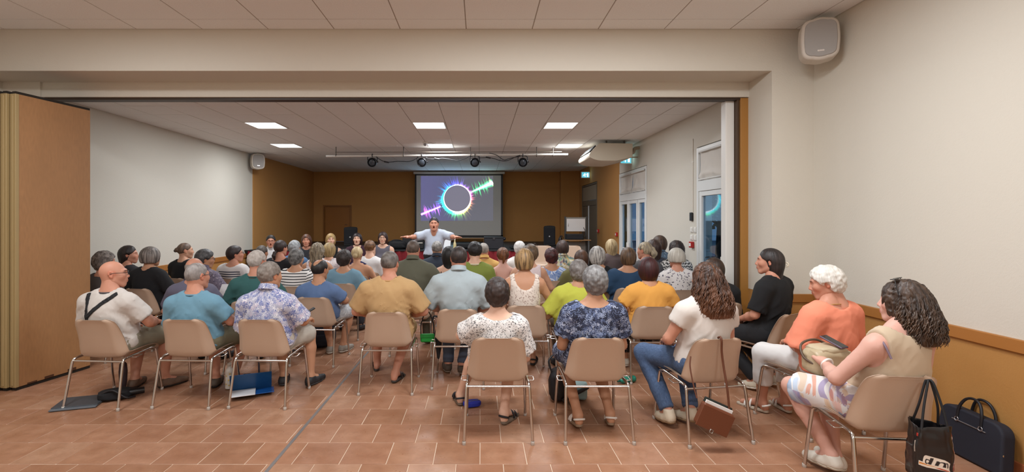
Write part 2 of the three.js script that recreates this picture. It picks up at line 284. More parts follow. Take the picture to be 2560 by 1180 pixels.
// ------------------------------------------------------------------ plastic shell chair
const SHELL = M('#bda28b', 0.42, { bumpMap: rep(plasterTex, 6), bumpScale: 0.0003 });
function shellGeometry() {
  const prof = new THREE.CatmullRomCurve3([[-0.245, 0.412], [-0.236, 0.440], [-0.20, 0.452], [-0.12, 0.450], [0.0, 0.436], [0.09, 0.423], [0.142, 0.426], [0.172, 0.452], [0.190, 0.510], [0.207, 0.590], [0.226, 0.680], [0.243, 0.750], [0.254, 0.777]].map(([z, y]) => V(0, y, z)), false, 'centripetal');
  const NS = 38, NT = 20, P = (s, t) => {
    const p = prof.getPoint(s), q = prof.getTangent(s).normalize(), nrm = V(0, q.z, -q.y);     // up on the seat, forward (-z) on the back
    const wS = 0.221 + 0.02 * sm(0, 0.5, s) - 0.048 * sm(0.55, 1, s);
    const end = s > 0.80 ? Math.pow((s - 0.80) / 0.20, 3.4) * 0.072 : s < 0.1 ? Math.pow((0.1 - s) / 0.1, 2.5) * 0.03 : 0;
    const w = wS - end, a = Math.abs(t);
    const fl = (0.012 + 0.036 * sm(0.12, 0.5, s) * (1 - 0.88 * sm(0.68, 0.97, s))) * Math.pow(sm(0.66, 1.0, a), 1.3);
    const dish = 0.010 * (1 - Math.cos(a * Math.PI)) * 0.5 * sm(0.1, 0.4, s) * (1 - sm(0.7, 0.97, s));
    return { p: V(w * t * (1 - 0.02 * fl / 0.04), p.y, p.z).addScaledVector(nrm, fl + dish), n: nrm };
  };
  const pos = [], idx = [], off = (NS + 1) * (NT + 1);
  for (const side of [0, 1]) for (let i = 0; i <= NS; i++) for (let j = 0; j <= NT; j++) {
    const s = i / NS, t = -1 + 2 * j / NT, e = P(s, t), b = P(Math.min(1, s + 0.004), t).p.sub(P(Math.max(0, s - 0.004), t).p), c = P(s, Math.min(1, t + 0.02)).p.sub(P(s, Math.max(-1, t - 0.02)).p);
    const n = c.cross(b).normalize(); if (n.dot(e.n) < 0) n.negate();
    const edge = Math.max(sm(0.93, 1, Math.abs(t)), sm(0.975, 1, s), sm(0.025, 0, s)), th = 0.0055 * Math.sqrt(Math.max(0, 1 - edge * edge * 0.75));
    const q = e.p.addScaledVector(n, side ? -th : th); pos.push(q.x, q.y, q.z);
  }
  const id = (side, i, j) => side * off + i * (NT + 1) + j;
  for (let i = 0; i < NS; i++) for (let j = 0; j < NT; j++) {
    idx.push(id(0, i, j), id(0, i, j + 1), id(0, i + 1, j + 1), id(0, i, j), id(0, i + 1, j + 1), id(0, i + 1, j));
    idx.push(id(1, i, j), id(1, i + 1, j + 1), id(1, i, j + 1), id(1, i, j), id(1, i + 1, j), id(1, i + 1, j + 1));
  }
  const rim = (a, b) => idx.push(id(0, ...a), id(1, ...a), id(1, ...b), id(0, ...a), id(1, ...b), id(0, ...b));
  for (let i = 0; i < NS; i++) { rim([i, 0], [i + 1, 0]); rim([i + 1, NT], [i, NT]); }
  for (let j = 0; j < NT; j++) { rim([0, j + 1], [0, j]); rim([NS, j], [NS, j + 1]); }
  const g = new THREE.BufferGeometry(); g.setAttribute('position', new THREE.Float32BufferAttribute(pos, 3)); g.setIndex(idx); g.computeVertexNormals();
  const uv = new Float32Array(pos.length / 3 * 2); for (let i = 0; i < uv.length / 2; i++) { uv[2 * i] = pos[3 * i]; uv[2 * i + 1] = pos[3 * i + 1] + pos[3 * i + 2]; } g.setAttribute('uv', new THREE.BufferAttribute(uv, 2)); return g;
}
const chairProto = new THREE.Group(); chairProto.name = 'plastic_chair';
{
  const part = (n, g, m, p = chairProto) => { const o = new THREE.Mesh(g, m); o.name = n; o.castShadow = o.receiveShadow = true; p.add(o); return o; };
  part('seat_shell', shellGeometry(), SHELL);
  for (const s of [-1, 1]) {
    const rear = part('leg', tube([V(s * 0.252, 0.004, 0.268), V(s * 0.244, 0.2, 0.232), V(s * 0.236, 0.385, 0.198), V(s * 0.233, 0.412, 0.188), V(s * 0.230, 0.424, 0.16), V(s * 0.227, 0.428, 0.08), V(s * 0.226, 0.432, -0.01)], 0.0115, 22, 7), CHROME);
    part('foot_cap', lathe([[0, 0], [0.0135, 0], [0.0135, 0.022], [0.0118, 0.028]], 10).translate(s * 0.252, 0, 0.268), M('#c9c4bc', 0.5), rear);
    const front = part('leg', tube([V(s * 0.247, 0.004, -0.262), V(s * 0.240, 0.2, -0.232), V(s * 0.232, 0.39, -0.203), V(s * 0.230, 0.424, -0.19), V(s * 0.228, 0.438, -0.16), V(s * 0.227, 0.438, -0.1), V(s * 0.226, 0.432, -0.01)], 0.0115, 22, 7), CHROME);
    part('foot_cap', lathe([[0, 0], [0.0135, 0], [0.0135, 0.022], [0.0118, 0.028]], 10).translate(s * 0.247, 0, -0.262), M('#c9c4bc', 0.5), front);
    part('link_hook', tube([V(s * 0.236, 0.425, 0.02), V(s * 0.275, 0.425, 0.02), V(s * 0.279, 0.425, 0.03), V(s * 0.279, 0.418, 0.085), V(s * 0.274, 0.417, 0.095), V(s * 0.236, 0.417, 0.095)], 0.004, 24, 6), CHROME);
  }
  part('cross_bar', rod(V(-0.236, 0.402, 0.192), V(0.236, 0.402, 0.192), 0.009), CHROME);
  part('cross_bar', rod(V(-0.23, 0.415, -0.17), V(0.23, 0.415, -0.17), 0.009), CHROME);
}
function chair(p, turn, label, group) {
  const c = chairProto.clone(); c.name = numbered('plastic_chair'); scene.add(c); c.position.copy(p); c.rotation.y = turn; return tag(c, label, 'chair', group);
}

// ------------------------------------------------------------------ folding partition at the left
{
  const lam = M('#ab7c50', 0.55, { map: dataTex(128, (u, v) => 0.95 + 0.06 * tn(u, v, 40, 2) + 0.04 * tn(u, v, 5, 3), true), bumpMap: rep(plasterTex, 4), bumpScale: 0.0004 });
  const edge = M('#a18a5e', 0.5), dark = M('#20180f', 0.8);
  const a = V(-4.505, 0, -4.64), b = V(-4.375, 0, -5.36), L = a.distanceTo(b), turn = Math.atan2(-(b.z - a.z), b.x - a.x);
  const panel = (p, label, first) => {
    const t = thing('partition_panel', label, 'partition', p, turn);
    mesh('panel_board', rbox(0.02, L, 0.03, 2.87, -0.028, 0.028, 0.003).translate(0, 0, 0), lam, t);
    const e = mesh('edge_profile', merge([rbox(-0.012, 0.022, 0.03, 2.87, -0.034, 0.034, 0.006), rbox(-0.02, 0.0, 0.05, 2.85, -0.012, 0.012, 0.004)]), edge, t); e.userData.label = 'olive beige aluminium edge profile';
    mesh('top_seal', box(0.0, L, 2.87, 2.895, -0.022, 0.022), dark, t); mesh('bottom_seal', box(0.0, L, 0.002, 0.03, -0.022, 0.022), dark, t);
    if (first) for (const [x, h] of [[0.14, 0.016], [0.30, 0.026], [0.53, 0.03]]) mesh('chipped_patch', rbox(x - 0.045, x + 0.045, 0.03, 0.03 + h, 0.0275, 0.0292, 0.0007), M('#4e2d14', 0.9), t);
  };
  panel(a, 'tall orange-brown folding wall panel, the open outer one', true);
  for (let i = 1; i < 5; i++) panel(V(a.x - 0.078 * i, 0, a.z + 0.012 * i), `folded wall panel in the stack at left, ${['', 'directly behind the open outer one', 'third from the outer one', 'fourth from the outer one', 'innermost at the frame edge'][i]}`, false);
  const t = thing('wooden_block', 'low wooden block on the floor at foot of folded panels', 'block', V(-4.93, 0, -4.55));
  mesh('block_body', rbox(-0.3, 0.16, 0, 0.13, -0.08, 0.08, 0.006), M('#a87035', 0.6), t); mesh('block_cap', rbox(-0.3, 0.17, 0.13, 0.16, -0.09, 0.09, 0.006), M('#b98a55', 0.6), t);
}

// ------------------------------------------------------------------ wall loudspeakers, stage loudspeakers
function wallSpeaker(p, turn, w, h, label) {
  const t = thing('wall_speaker', label, 'loudspeaker', p, turn);
  const s = new THREE.Shape(), r = 0.075, x = w / 2, y = h / 2, bl = 0.022;
  s.moveTo(-x + r, -y); s.quadraticCurveTo(0, -y - bl, x - r, -y); s.quadraticCurveTo(x, -y, x, -y + r); s.quadraticCurveTo(x + bl * 0.5, 0, x, y - r); s.quadraticCurveTo(x, y, x - r, y); s.quadraticCurveTo(0, y + bl, -x + r, y); s.quadraticCurveTo(-x, y, -x, y - r); s.quadraticCurveTo(-x - bl * 0.5, 0, -x, -y + r); s.quadraticCurveTo(-x, -y, -x + r, -y);
  const body = new THREE.ExtrudeGeometry(s, { depth: 0.13, bevelEnabled: true, bevelThickness: 0.025, bevelSize: 0.022, bevelSegments: 4, curveSegments: 10 }); body.translate(0, 0, -0.02);
  mesh('cabinet', body, M('#cdc4b8', 0.5), t);
  const g2 = new THREE.ExtrudeGeometry(s, { depth: 0.006, bevelEnabled: true, bevelThickness: 0.006, bevelSize: 0.004, bevelSegments: 2, curveSegments: 10 }); g2.scale(0.93, 0.93, 1); g2.translate(0, 0, 0.134);
  const gt = dataTex(64, (u, v, i, j) => ((i & 3) < 2 && (j & 3) < 2 ? 0.72 : 1), false);
  mesh('grille', metric(g2), M('#aaa6a2', 0.7, { map: rep(gt, 20), bumpMap: rep(gt, 20), bumpScale: 0.0006 }), t);
  mesh('badge', rbox(-0.028, 0.028, -y + 0.045, -y + 0.062, 0.142, 0.148, 0.003), M('#f2f2f0', 0.25, { metalness: 0.8 }), t);
  mesh('bracket', merge([rod(V(0, 0, -0.04), V(0, 0, -0.13), 0.03), rbox(-0.05, 0.05, -0.09, 0.09, -0.145, -0.13, 0.004)]), M('#b9b2a8', 0.5), t);
}
wallSpeaker(V(3.29, EYE + 445 * 4.66 / FOC, -4.68), rad(-24), 0.262, 0.345, 'pale grey wall speaker high in the corner of front room beam');
wallSpeaker(V(-5.18, EYE + 145 * 11.2 / FOC, -11.15), rad(38), 0.24, 0.31, 'pale grey wall speaker at far left on wall before the stage');
function paSpeaker(p, turn, w, h, label) {
  const t = thing('stage_speaker', label, 'loudspeaker', p, turn), d = w * 0.9;
  const s = new THREE.Shape(); s.moveTo(-w / 2, 0); s.lineTo(w / 2, 0); s.lineTo(w / 2, h - 0.05); s.quadraticCurveTo(w / 2, h - 0.02, w / 2 - 0.03, h - 0.015); s.quadraticCurveTo(0, h + 0.005, -w / 2 + 0.03, h - 0.015); s.quadraticCurveTo(-w / 2, h - 0.02, -w / 2, h - 0.05);
  const g = new THREE.ExtrudeGeometry(s, { depth: d, bevelEnabled: true, bevelThickness: 0.01, bevelSize: 0.008, bevelSegments: 2, curveSegments: 6 }); g.translate(0, 0.01, -d / 2);
  mesh('cabinet', g, M('#18181b', 0.7), t);
  mesh('grille', rbox(-w / 2 + 0.012, w / 2 - 0.012, 0.05, h - 0.06, d / 2 + 0.004, d / 2 + 0.02, 0.008), M('#1d1d22', 0.8, { bumpMap: rep(plasterTex, 8), bumpScale: 0.001 }), t);
  mesh('badge', new THREE.SphereGeometry(0.021, 16, 8).scale(1, 1, 0.35).translate(0, h * 0.46, d / 2 + 0.021), M('#c8c8c8', 0.3, { metalness: 0.5 }), t);
}
paSpeaker(V(1.91, 0.962, -13.2), rad(-8), 0.30, 0.52, 'black loudspeaker standing on the stage right of screen');
paSpeaker(V(-3.50, 0.962, -13.0), rad(8), 0.31, 0.49, 'black loudspeaker on stage behind the woman in purple');

// ------------------------------------------------------------------ air conditioner, exit signs, small wall fittings
{
  const t = thing('air_conditioner', 'cream ceiling air conditioner near right wall of hall', 'air conditioner', V(0, 0, 0));
  const s = new THREE.Shape(); s.moveTo(2.93, 2.87); s.lineTo(2.93, 3.115); s.lineTo(2.34, 3.125); s.quadraticCurveTo(2.30, 3.12, 2.28, 3.10); s.lineTo(2.13, 2.94); s.quadraticCurveTo(2.10, 2.90, 2.13, 2.865); s.quadraticCurveTo(2.22, 2.80, 2.40, 2.80); s.lineTo(2.62, 2.80); s.closePath();
  const g = new THREE.ExtrudeGeometry(s, { depth: 1.0, bevelEnabled: true, bevelThickness: 0.012, bevelSize: 0.01, bevelSegments: 3 }); g.translate(0, 0, -10.25);
  mesh('casing', g, M('#cfc4b1', 0.7), t);
  for (const [k, o] of [[0, 0], [1, 1]]) { const a = V(2.145 + 0.062 * o, 2.965 + 0.066 * o, 0), b = V(2.188 + 0.062 * o, 3.011 + 0.066 * o, 0); const q = new THREE.BoxGeometry(0.074, 0.03, 0.9); q.rotateZ(Math.atan2(b.y - a.y, b.x - a.x)); q.translate((a.x + b.x) / 2 - 0.010, (a.y + b.y) / 2 + 0.008, -9.75); mesh('air_slot', q, M('#121212', 0.7), t); }
  mesh('louver', new THREE.BoxGeometry(0.012, 0.006, 0.9).rotateZ(0.8).translate(2.196, 3.025, -9.76), M('#d8cdb8', 0.5), t);
  mesh('hanger', merge([box(2.45, 2.48, 3.11, 3.2, -9.4, -9.36), box(2.45, 2.48, 3.11, 3.2, -10.1, -10.06), box(2.8, 2.83, 3.11, 3.2, -9.4, -9.36), box(2.8, 2.83, 3.11, 3.2, -10.1, -10.06)]), M('#5d5952', 0.6), t);
  mesh('pipe', merge([tube([V(2.93, 2.98, -9.5), V(3.03, 2.99, -9.5), V(3.06, 3.06, -9.5), V(3.15, 3.08, -9.5)], 0.035), rod(V(2.93, 2.905, -9.6), V(3.16, 2.905, -9.6), 0.012)]), M('#b8ab97', 0.6), t);
}
const exitTex = canvasTex(128, 128, (c) => {
  c.fillStyle = '#4b9fb0'; c.fillRect(0, 0, 128, 128); c.fillStyle = '#f2fbf8'; c.strokeStyle = '#f2fbf8';
  c.beginPath(); c.arc(52, 30, 9, 0, 7); c.fill(); c.lineWidth = 10; c.lineCap = 'round'; c.beginPath(); c.moveTo(52, 45); c.lineTo(46, 72); c.lineTo(60, 88); c.lineTo(54, 108); c.moveTo(46, 72); c.lineTo(34, 86); c.lineTo(20, 88); c.moveTo(50, 50); c.lineTo(68, 58); c.lineTo(76, 50); c.moveTo(50, 50); c.lineTo(34, 58); c.lineTo(28, 68); c.stroke();
  c.fillRect(86, 24, 26, 86);
});
for (const [p, l] of [[V(3.02, 2.90, -9.95), 'lit exit sign on the wall under the air conditioner'], [V(3.02, 2.94, -13.75), 'lit exit sign above the grey wooden door']]) {
  const t = thing('exit_sign', l, 'sign', p, rad(4));
  mesh('sign_case', rbox(-0.13, 0.13, -0.09, 0.09, -0.03, 0.03, 0.012), WHITE_PAINT, t);
  const m = new THREE.MeshStandardMaterial({ color: '#333333', roughness: 0.4, map: exitTex, emissive: '#ffffff', emissiveMap: exitTex, emissiveIntensity: 0.55 });
  const f = new THREE.PlaneGeometry(0.22, 0.15); f.translate(-0.005, 0, 0.031); mesh('sign_face', f, m, t);
  mesh('bracket', rod(V(0.1, 0, 0), V(0.14, 0, 0), 0.015), WHITE_PAINT, t);
  const pl = new THREE.PointLight('#bfeee6', 0.006, 3); pl.position.set(-0.005, 0, 0.08); t.add(pl);
}
function wallBox(name, label, cat, z, y, w, h, d, c, extra) {
  const t = thing(name, label, cat, V(XRF, y, z), -Math.PI / 2);
  mesh('housing', rbox(-w / 2, w / 2, -h / 2, h / 2, 0, d, Math.min(0.008, d / 3)), M(c, 0.4), t); if (extra) extra(t); return t;
}
wallBox('intercom', 'small black wall terminal beside the single glazed door', 'intercom', -7.12, 1.70, 0.075, 0.125, 0.03, '#16161a', (t) => mesh('lens', new THREE.SphereGeometry(0.008, 10, 6).translate(0, 0.03, 0.03), M('#3a3a40', 0.1), t));
[[-7.02, 1.505, 'upper near'], [-7.13, 1.505, 'upper far'], [-7.02, 1.39, 'lower near'], [-7.13, 1.39, 'lower far']].forEach(([z, y, l]) => wallBox('light_switch', `white square light switch, ${l} of the four beside glazed door`, 'switch', z, y, 0.082, 0.082, 0.012, '#e9e6df', (t) => mesh('rocker', rbox(-0.026, 0.026, -0.026, 0.026, 0.011, 0.019, 0.003), WHITE_PAINT, t)));
[[-7.1, 1.285, 'below the four white switches'], [-11.0, 1.32, 'at the corner of the double door'], [-12.72, 1.36, 'beside the grey wooden door']].forEach(([z, y, l]) => wallBox('fire_call_point', `red fire alarm call point ${l}`, 'alarm', z, y, 0.09, 0.09, 0.045, '#b3211f', (t) => mesh('call_plate', rbox(-0.028, 0.028, -0.024, 0.024, 0.043, 0.048, 0.002), M('#eceae6', 0.4), t)));
wallBox('conduit', 'thin white cable conduit above the wall switches', 'conduit', -7.09, 2.3, 0.014, 1.1, 0.012, '#ddd6c9', (t) => mesh('conduit_clip', rbox(-0.012, 0.012, 0.2, 0.215, 0.0, 0.016, 0.002), WHITE_PAINT, t));
{
  const t = thing('ceiling_sensor', 'small grey sensor on ceiling beside the middle far light', 'sensor', V(at(1063, 355, 9.55).x, CR, -9.55));
  mesh('sensor_base', lathe([[0, 0], [0.05, 0], [0.05, -0.02], [0.03, -0.035], [0, -0.035]], 16), WHITE_PAINT, t); mesh('sensor_head', new THREE.SphereGeometry(0.032, 14, 10).translate(0, -0.05, 0.02), M('#9a9a9c', 0.3), t);
  mesh('sensor_cable', tube([V(0.04, -0.02, 0), V(0.1, -0.012, 0.01), V(0.16, -0.02, -0.02), V(0.2, -0.008, -0.06)], 0.006), M('#bab4aa', 0.5), t);
}

// ------------------------------------------------------------------ lighting bar with four spotlights
{
  const y = 3.02, z = -10.17, t = thing('lighting_bar', 'white metal pipe hung under the ceiling carrying spotlights', 'lighting bar', V(0, 0, 0));
  mesh('pipe', rod(V(-3.26, y - 0.02, z), V(1.86, y + 0.02, z), 0.022), M('#dcd8d2', 0.35, { metalness: 0.2 }), t);
  for (const x of [-3.05, -1.62, -0.2, 1.2, 1.55]) mesh('hanger', merge([rod(V(x, y, z), V(x, CR, z), 0.008), new THREE.TorusGeometry(0.028, 0.007, 6, 14).rotateY(Math.PI / 2).translate(x, y, z)]), M('#4a4540', 0.6), t);
  mesh('rail', rod(V(-3.1, 3.10, z - 0.1), V(1.75, 3.11, z - 0.1), 0.006), M('#6d645a', 0.6), t);
  const cab = thing('power_cable', 'black cables looped along the lighting bar between spotlights', 'cable', V(0, 0, 0));
  const xs = [-2.28, -1.23, -0.11, 0.907], lab = ['leftmost of the four', 'second from left', 'third from left', 'rightmost of the four'];
  const runs = [[-2.2, -1.3], [-1.15, -0.2], [-0.05, 0.85]];
  runs.forEach(([a, b], i) => { const pts = []; for (let k = 0; k <= 8; k++) { const u = k / 8; pts.push(V(a + (b - a) * u, y - 0.03 - (i === 0 ? 0.13 : 0.07) * Math.sin(u * Math.PI) - 0.03 * Math.sin(u * 9 + i), z + 0.03)); } mesh('cable_run', tube(pts, 0.008, 40, 6), BLACK, cab); mesh('plug', rod(pts[2].clone().add(V(-0.05, 0.01, 0)), pts[2].clone().add(V(0.05, -0.01, 0)), 0.016), BLACK, cab); });
  mesh('cable_run', tube([V(0.2, y + 0.05, z), V(0.35, y + 0.0, z + 0.03), V(0.5, y - 0.1, z + 0.03), V(0.62, y - 0.07, z + 0.03), V(0.85, y - 0.02, z)], 0.007, 30, 6), BLACK, cab);
  xs.forEach((x, i) => {
    const s = thing('spotlight', `round black stage spotlight on the bar, ${lab[i]}`, 'spotlight', V(x, y, z));
    const yk = mesh('yoke', tube([V(-0.1, -0.14, 0), V(-0.1, -0.05, 0), V(-0.06, -0.015, 0), V(0.06, -0.015, 0), V(0.1, -0.05, 0), V(0.1, -0.14, 0)], 0.009, 30, 6), BLACK, s);
    mesh('clamp', merge([rod(V(0, -0.02, 0), V(0, 0.02, 0), 0.012), new THREE.TorusGeometry(0.03, 0.009, 6, 14).rotateY(Math.PI / 2)]), BLACK, s);
    const h = lathe([[0, -0.1], [0.06, -0.095], [0.09, -0.06], [0.098, 0], [0.098, 0.05], [0.088, 0.06], [0.084, 0.05], [0.07, 0.03]], 22); h.rotateX(Math.PI / 2 + 0.25); h.translate(0, -0.145, 0);
    mesh('lamp_housing', h, M('#101013', 0.35), s);
    const l = new THREE.SphereGeometry(0.078, 18, 8, 0, 6.283, 0, 1.1); l.scale(1, 0.45, 1); l.rotateX(Math.PI / 2 + 0.25); l.translate(0, -0.155, 0.03); mesh('lens', l, M('#3a4048', 0.08), s);
    mesh('knob', rod(V(0.1, -0.14, 0), V(0.125, -0.14, 0), 0.016), BLACK, s);
  });
}

// ------------------------------------------------------------------ stage, screen and what stands there
{
  const st = struct('stage_floor', merge([box(XL, 2.15, 0.90, 0.96, ZK, -10.97), box(2.10, 2.15, 0, 0.9, ZK, -10.97)]), M('#26282b', 0.5)); st.userData.label = 'dark stage platform across the hall end';
  const pts = []; for (let i = 0; i <= 300; i++) { const x = -5.3 + 7.44 * i / 300; pts.push([x, -10.945 + 0.014 * Math.sin(i * 1.05) + 0.006 * Math.sin(i * 2.3)]); }
  const pos = [], idx = []; for (const y of [0.02, 0.955]) for (const [x, z] of pts) pos.push(x, y, z); for (const y of [0.02, 0.955]) for (const [x, z] of pts) pos.push(x, y, z - 0.006);
  const n = pts.length; for (let i = 0; i < n - 1; i++) { idx.push(i, i + 1, n + i + 1, i, n + i + 1, n + i); idx.push(2 * n + i, 3 * n + i + 1, 2 * n + i + 1, 2 * n + i, 3 * n + i, 3 * n + i + 1); }
  const g = new THREE.BufferGeometry(); g.setAttribute('position', new THREE.Float32BufferAttribute(pos, 3)); g.setIndex(idx); g.computeVertexNormals();
  const sk = mesh('stage_skirt', g, M('#7d1822', 0.85)); tag(sk, 'dark red pleated cloth skirt hung along the stage front', 'stage skirt');
  const e = struct('trim_10', rbox(XL, 2.16, 0.935, 0.968, -10.99, -10.93, 0.006), M('#1c1c1e', 0.5));
}
const PICW = 2.277, PICH = 1.409;                                     // projected picture
const eclipseTex = canvasTex(1024, 634, (c, w, h) => {
  c.fillStyle = '#36363c'; c.fillRect(0, 0, w, h);
  const g0 = c.createLinearGradient(0, 0, w, 0); g0.addColorStop(0, 'rgba(52,50,104,0.45)'); g0.addColorStop(0.45, 'rgba(40,40,92,0.35)'); g0.addColorStop(0.75, 'rgba(50,50,60,0)'); c.fillStyle = g0; c.fillRect(0, 0, w, h);
  const cx = 515, cy = 318, R = 186; c.globalCompositeOperation = 'lighter';
  const hue = (a) => { const d = ((a * 180 / Math.PI) + 360) % 360; const S = [[0, [255, 60, 90]], [25, [255, 120, 60]], [55, [230, 200, 60]], [80, [90, 255, 60]], [115, [0, 240, 90]], [150, [0, 225, 200]], [180, [0, 190, 240]], [215, [0, 160, 255]], [250, [30, 40, 255]], [285, [90, 70, 255]], [320, [190, 80, 255]], [345, [255, 60, 200]], [360, [255, 60, 90]]]; for (let i = 1; i < S.length; i++) if (d <= S[i][0]) { const t = (d - S[i - 1][0]) / (S[i][0] - S[i - 1][0]); return S[i][1].map((v, k) => Math.round(S[i - 1][1][k] + t * (v - S[i - 1][1][k]))); } return [255, 255, 255]; };
  seedState = 99;
  for (let i = 0; i < 560; i++) {                                // corona rays
    const a = rr(0, Math.PI * 2), q = hue(a), d = a * 180 / Math.PI, big = d > 50 && d < 130 ? 1.15 : d > 150 && d < 290 ? 1.0 : 0.55, L = R * (0.12 + Math.pow(rnd(), 2.2) * 0.75 * big), wd = rr(0.006, 0.04);
    const g = c.createRadialGradient(cx, cy, R * 0.98, cx, cy, R + L); g.addColorStop(0, `rgba(${q},${0.34})`); g.addColorStop(0.5, `rgba(${q},0.16)`); g.addColorStop(1, `rgba(${q},0)`);
    c.fillStyle = g; c.beginPath(); c.moveTo(cx + R * Math.cos(a - wd * 1.5), cy + R * Math.sin(a - wd * 1.5)); c.lineTo(cx + (R + L) * Math.cos(a - wd * 0.4), cy + (R + L) * Math.sin(a - wd * 0.4)); c.lineTo(cx + (R + L) * Math.cos(a + wd * 0.4), cy + (R + L) * Math.sin(a + wd * 0.4)); c.lineTo(cx + R * Math.cos(a + wd * 1.5), cy + R * Math.sin(a + wd * 1.5)); c.fill();
  }
  for (let i = 0; i < 240; i++) {                                // bright rim, thick at lower left
    const a = i / 240 * Math.PI * 2, d = a * 180 / Math.PI, th = d > 15 && d < 220 ? 5 + 11 * Math.sin((d - 15) / 205 * Math.PI) : 4.5, q = hue(a), wq = hue(a).map((v) => Math.round(v * 0.45 + 255 * 0.55));
    for (const [k, al, cc] of [[4.2, 0.22, q], [2.6, 0.4, q], [0.8, 0.9, wq]]) { c.strokeStyle = `rgba(${cc},${al})`; c.lineWidth = th * k; c.beginPath(); c.arc(cx, cy, R + th * 0.3 * k, a - 0.02, a + 0.03); c.stroke(); }
  }
  const beam = (x0, y0, x1, y1, w0, w1, core, spikes) => {       // the two light beams with cross rays
    const dx = x1 - x0, dy = y1 - y0, L = Math.hypot(dx, dy), nx = -dy / L, ny = dx / L;
    for (let i = 0; i < 46; i++) { const u = rr(0.15, 0.98), q = spikes(u), s = rr(30, 130) * (i & 1 ? 1 : -1), px = x0 + dx * u, py = y0 + dy * u, tilt = rr(-0.25, 0.1); c.fillStyle = `rgba(${q},0.30)`; c.beginPath(); c.moveTo(px - dx / L * 9, py - dy / L * 9); c.lineTo(px + nx * s + dx / L * s * tilt, py + ny * s + dy / L * s * tilt); c.lineTo(px + dx / L * 9, py + dy / L * 9); c.fill(); }
    for (const [k, al] of [[2.4, 0.25], [1.5, 0.4], [0.8, 0.9]]) { c.fillStyle = k < 1 ? `rgba(255,255,255,${al})` : `rgba(${core},${al})`; c.beginPath(); c.moveTo(x0 + nx * w0 * k, y0 + ny * w0 * k); c.lineTo(x1 + nx * w1 * k, y1 + ny * w1 * k); c.lineTo(x1 - nx * w1 * k, y1 - ny * w1 * k); c.lineTo(x0 - nx * w0 * k, y0 - ny * w0 * k); c.fill(); }
  };
  beam(690, 238, 1020, 92, 2, 24, [60, 255, 130], (u) => (u > 0.8 ? [170, 235, 60] : [20, 240, 80]));
  beam(4, 545, 280, 432, 9, 5, [200, 80, 255], (u) => (u < 0.3 ? [230, 50, 200] : [140, 60, 255]));
  c.globalCompositeOperation = 'source-over'; c.fillStyle = '#45434d'; c.beginPath(); c.arc(cx, cy, R - 4, 0, 7); c.fill();
  c.strokeStyle = '#2e2a38'; c.lineWidth = 5; c.beginPath(); c.arc(cx, cy, R - 5, 0, 7); c.stroke();
});
{
  const z = -15.1, t = thing('projection_screen', 'projection screen showing a rainbow eclipse ring on stage wall', 'screen', V(0, 0, 0));
  mesh('fabric', box(-2.0, 0.66, 1.17, 3.06, z - 0.006, z), M('#d0cec9', 0.9), t);
  mesh('border', merge([box(-2.05, -2.0, 1.12, 3.09, z - 0.007, z + 0.002), box(0.66, 0.72, 1.12, 3.09, z - 0.007, z + 0.002), box(-2.05, 0.72, 1.12, 1.17, z - 0.007, z + 0.002), box(-2.05, 0.72, 3.055, 3.09, z - 0.007, z + 0.002)]), BLACK, t);
  mesh('casing', rbox(-2.09, 0.78, 3.09, 3.165, z - 0.06, z + 0.06, 0.02), M('#cfc7bb', 0.45), t);
  mesh('bottom_rod', rod(V(-2.05, 1.105, z), V(0.72, 1.105, z), 0.018), M('#2a2a2a', 0.4), t);
  const g = new THREE.PlaneGeometry(PICW, PICH); g.translate(-1.862 + PICW / 2, 1.625 + PICH / 2, z + 0.004);
  mesh('screen_picture', g, new THREE.MeshStandardMaterial({ color: '#77767c', roughness: 0.9, emissive: '#ffffff', emissiveMap: eclipseTex, emissiveIntensity: 1.0 }), t);
  const l = new THREE.RectAreaLight('#9fc4d8', 0.5, PICW, PICH); l.position.set(-1.862 + PICW / 2, 1.625 + PICH / 2, z + 0.03); l.rotation.y = Math.PI; t.add(l);
}
function bagLump(w, h, d, s) {                                 // a slumped soft bag
  const g = new THREE.SphereGeometry(0.5, 26, 18), p = g.attributes.position;
  for (let i = 0; i < p.count; i++) { const x = p.getX(i), y = p.getY(i), z = p.getZ(i), f = (v) => Math.sign(v) * Math.pow(Math.abs(v) * 2, 0.6) / 2, n = 1 + 0.13 * PN.noise(x * 4 + s, y * 5, z * 4) + 0.06 * PN.noise(x * 11, y * 11 + s, z * 9); p.setXYZ(i, f(x) * w * n, (f(y) + 0.5) * h * (0.9 + 0.1 * n), f(z) * d * n); }
  g.computeVertexNormals(); return g;
}
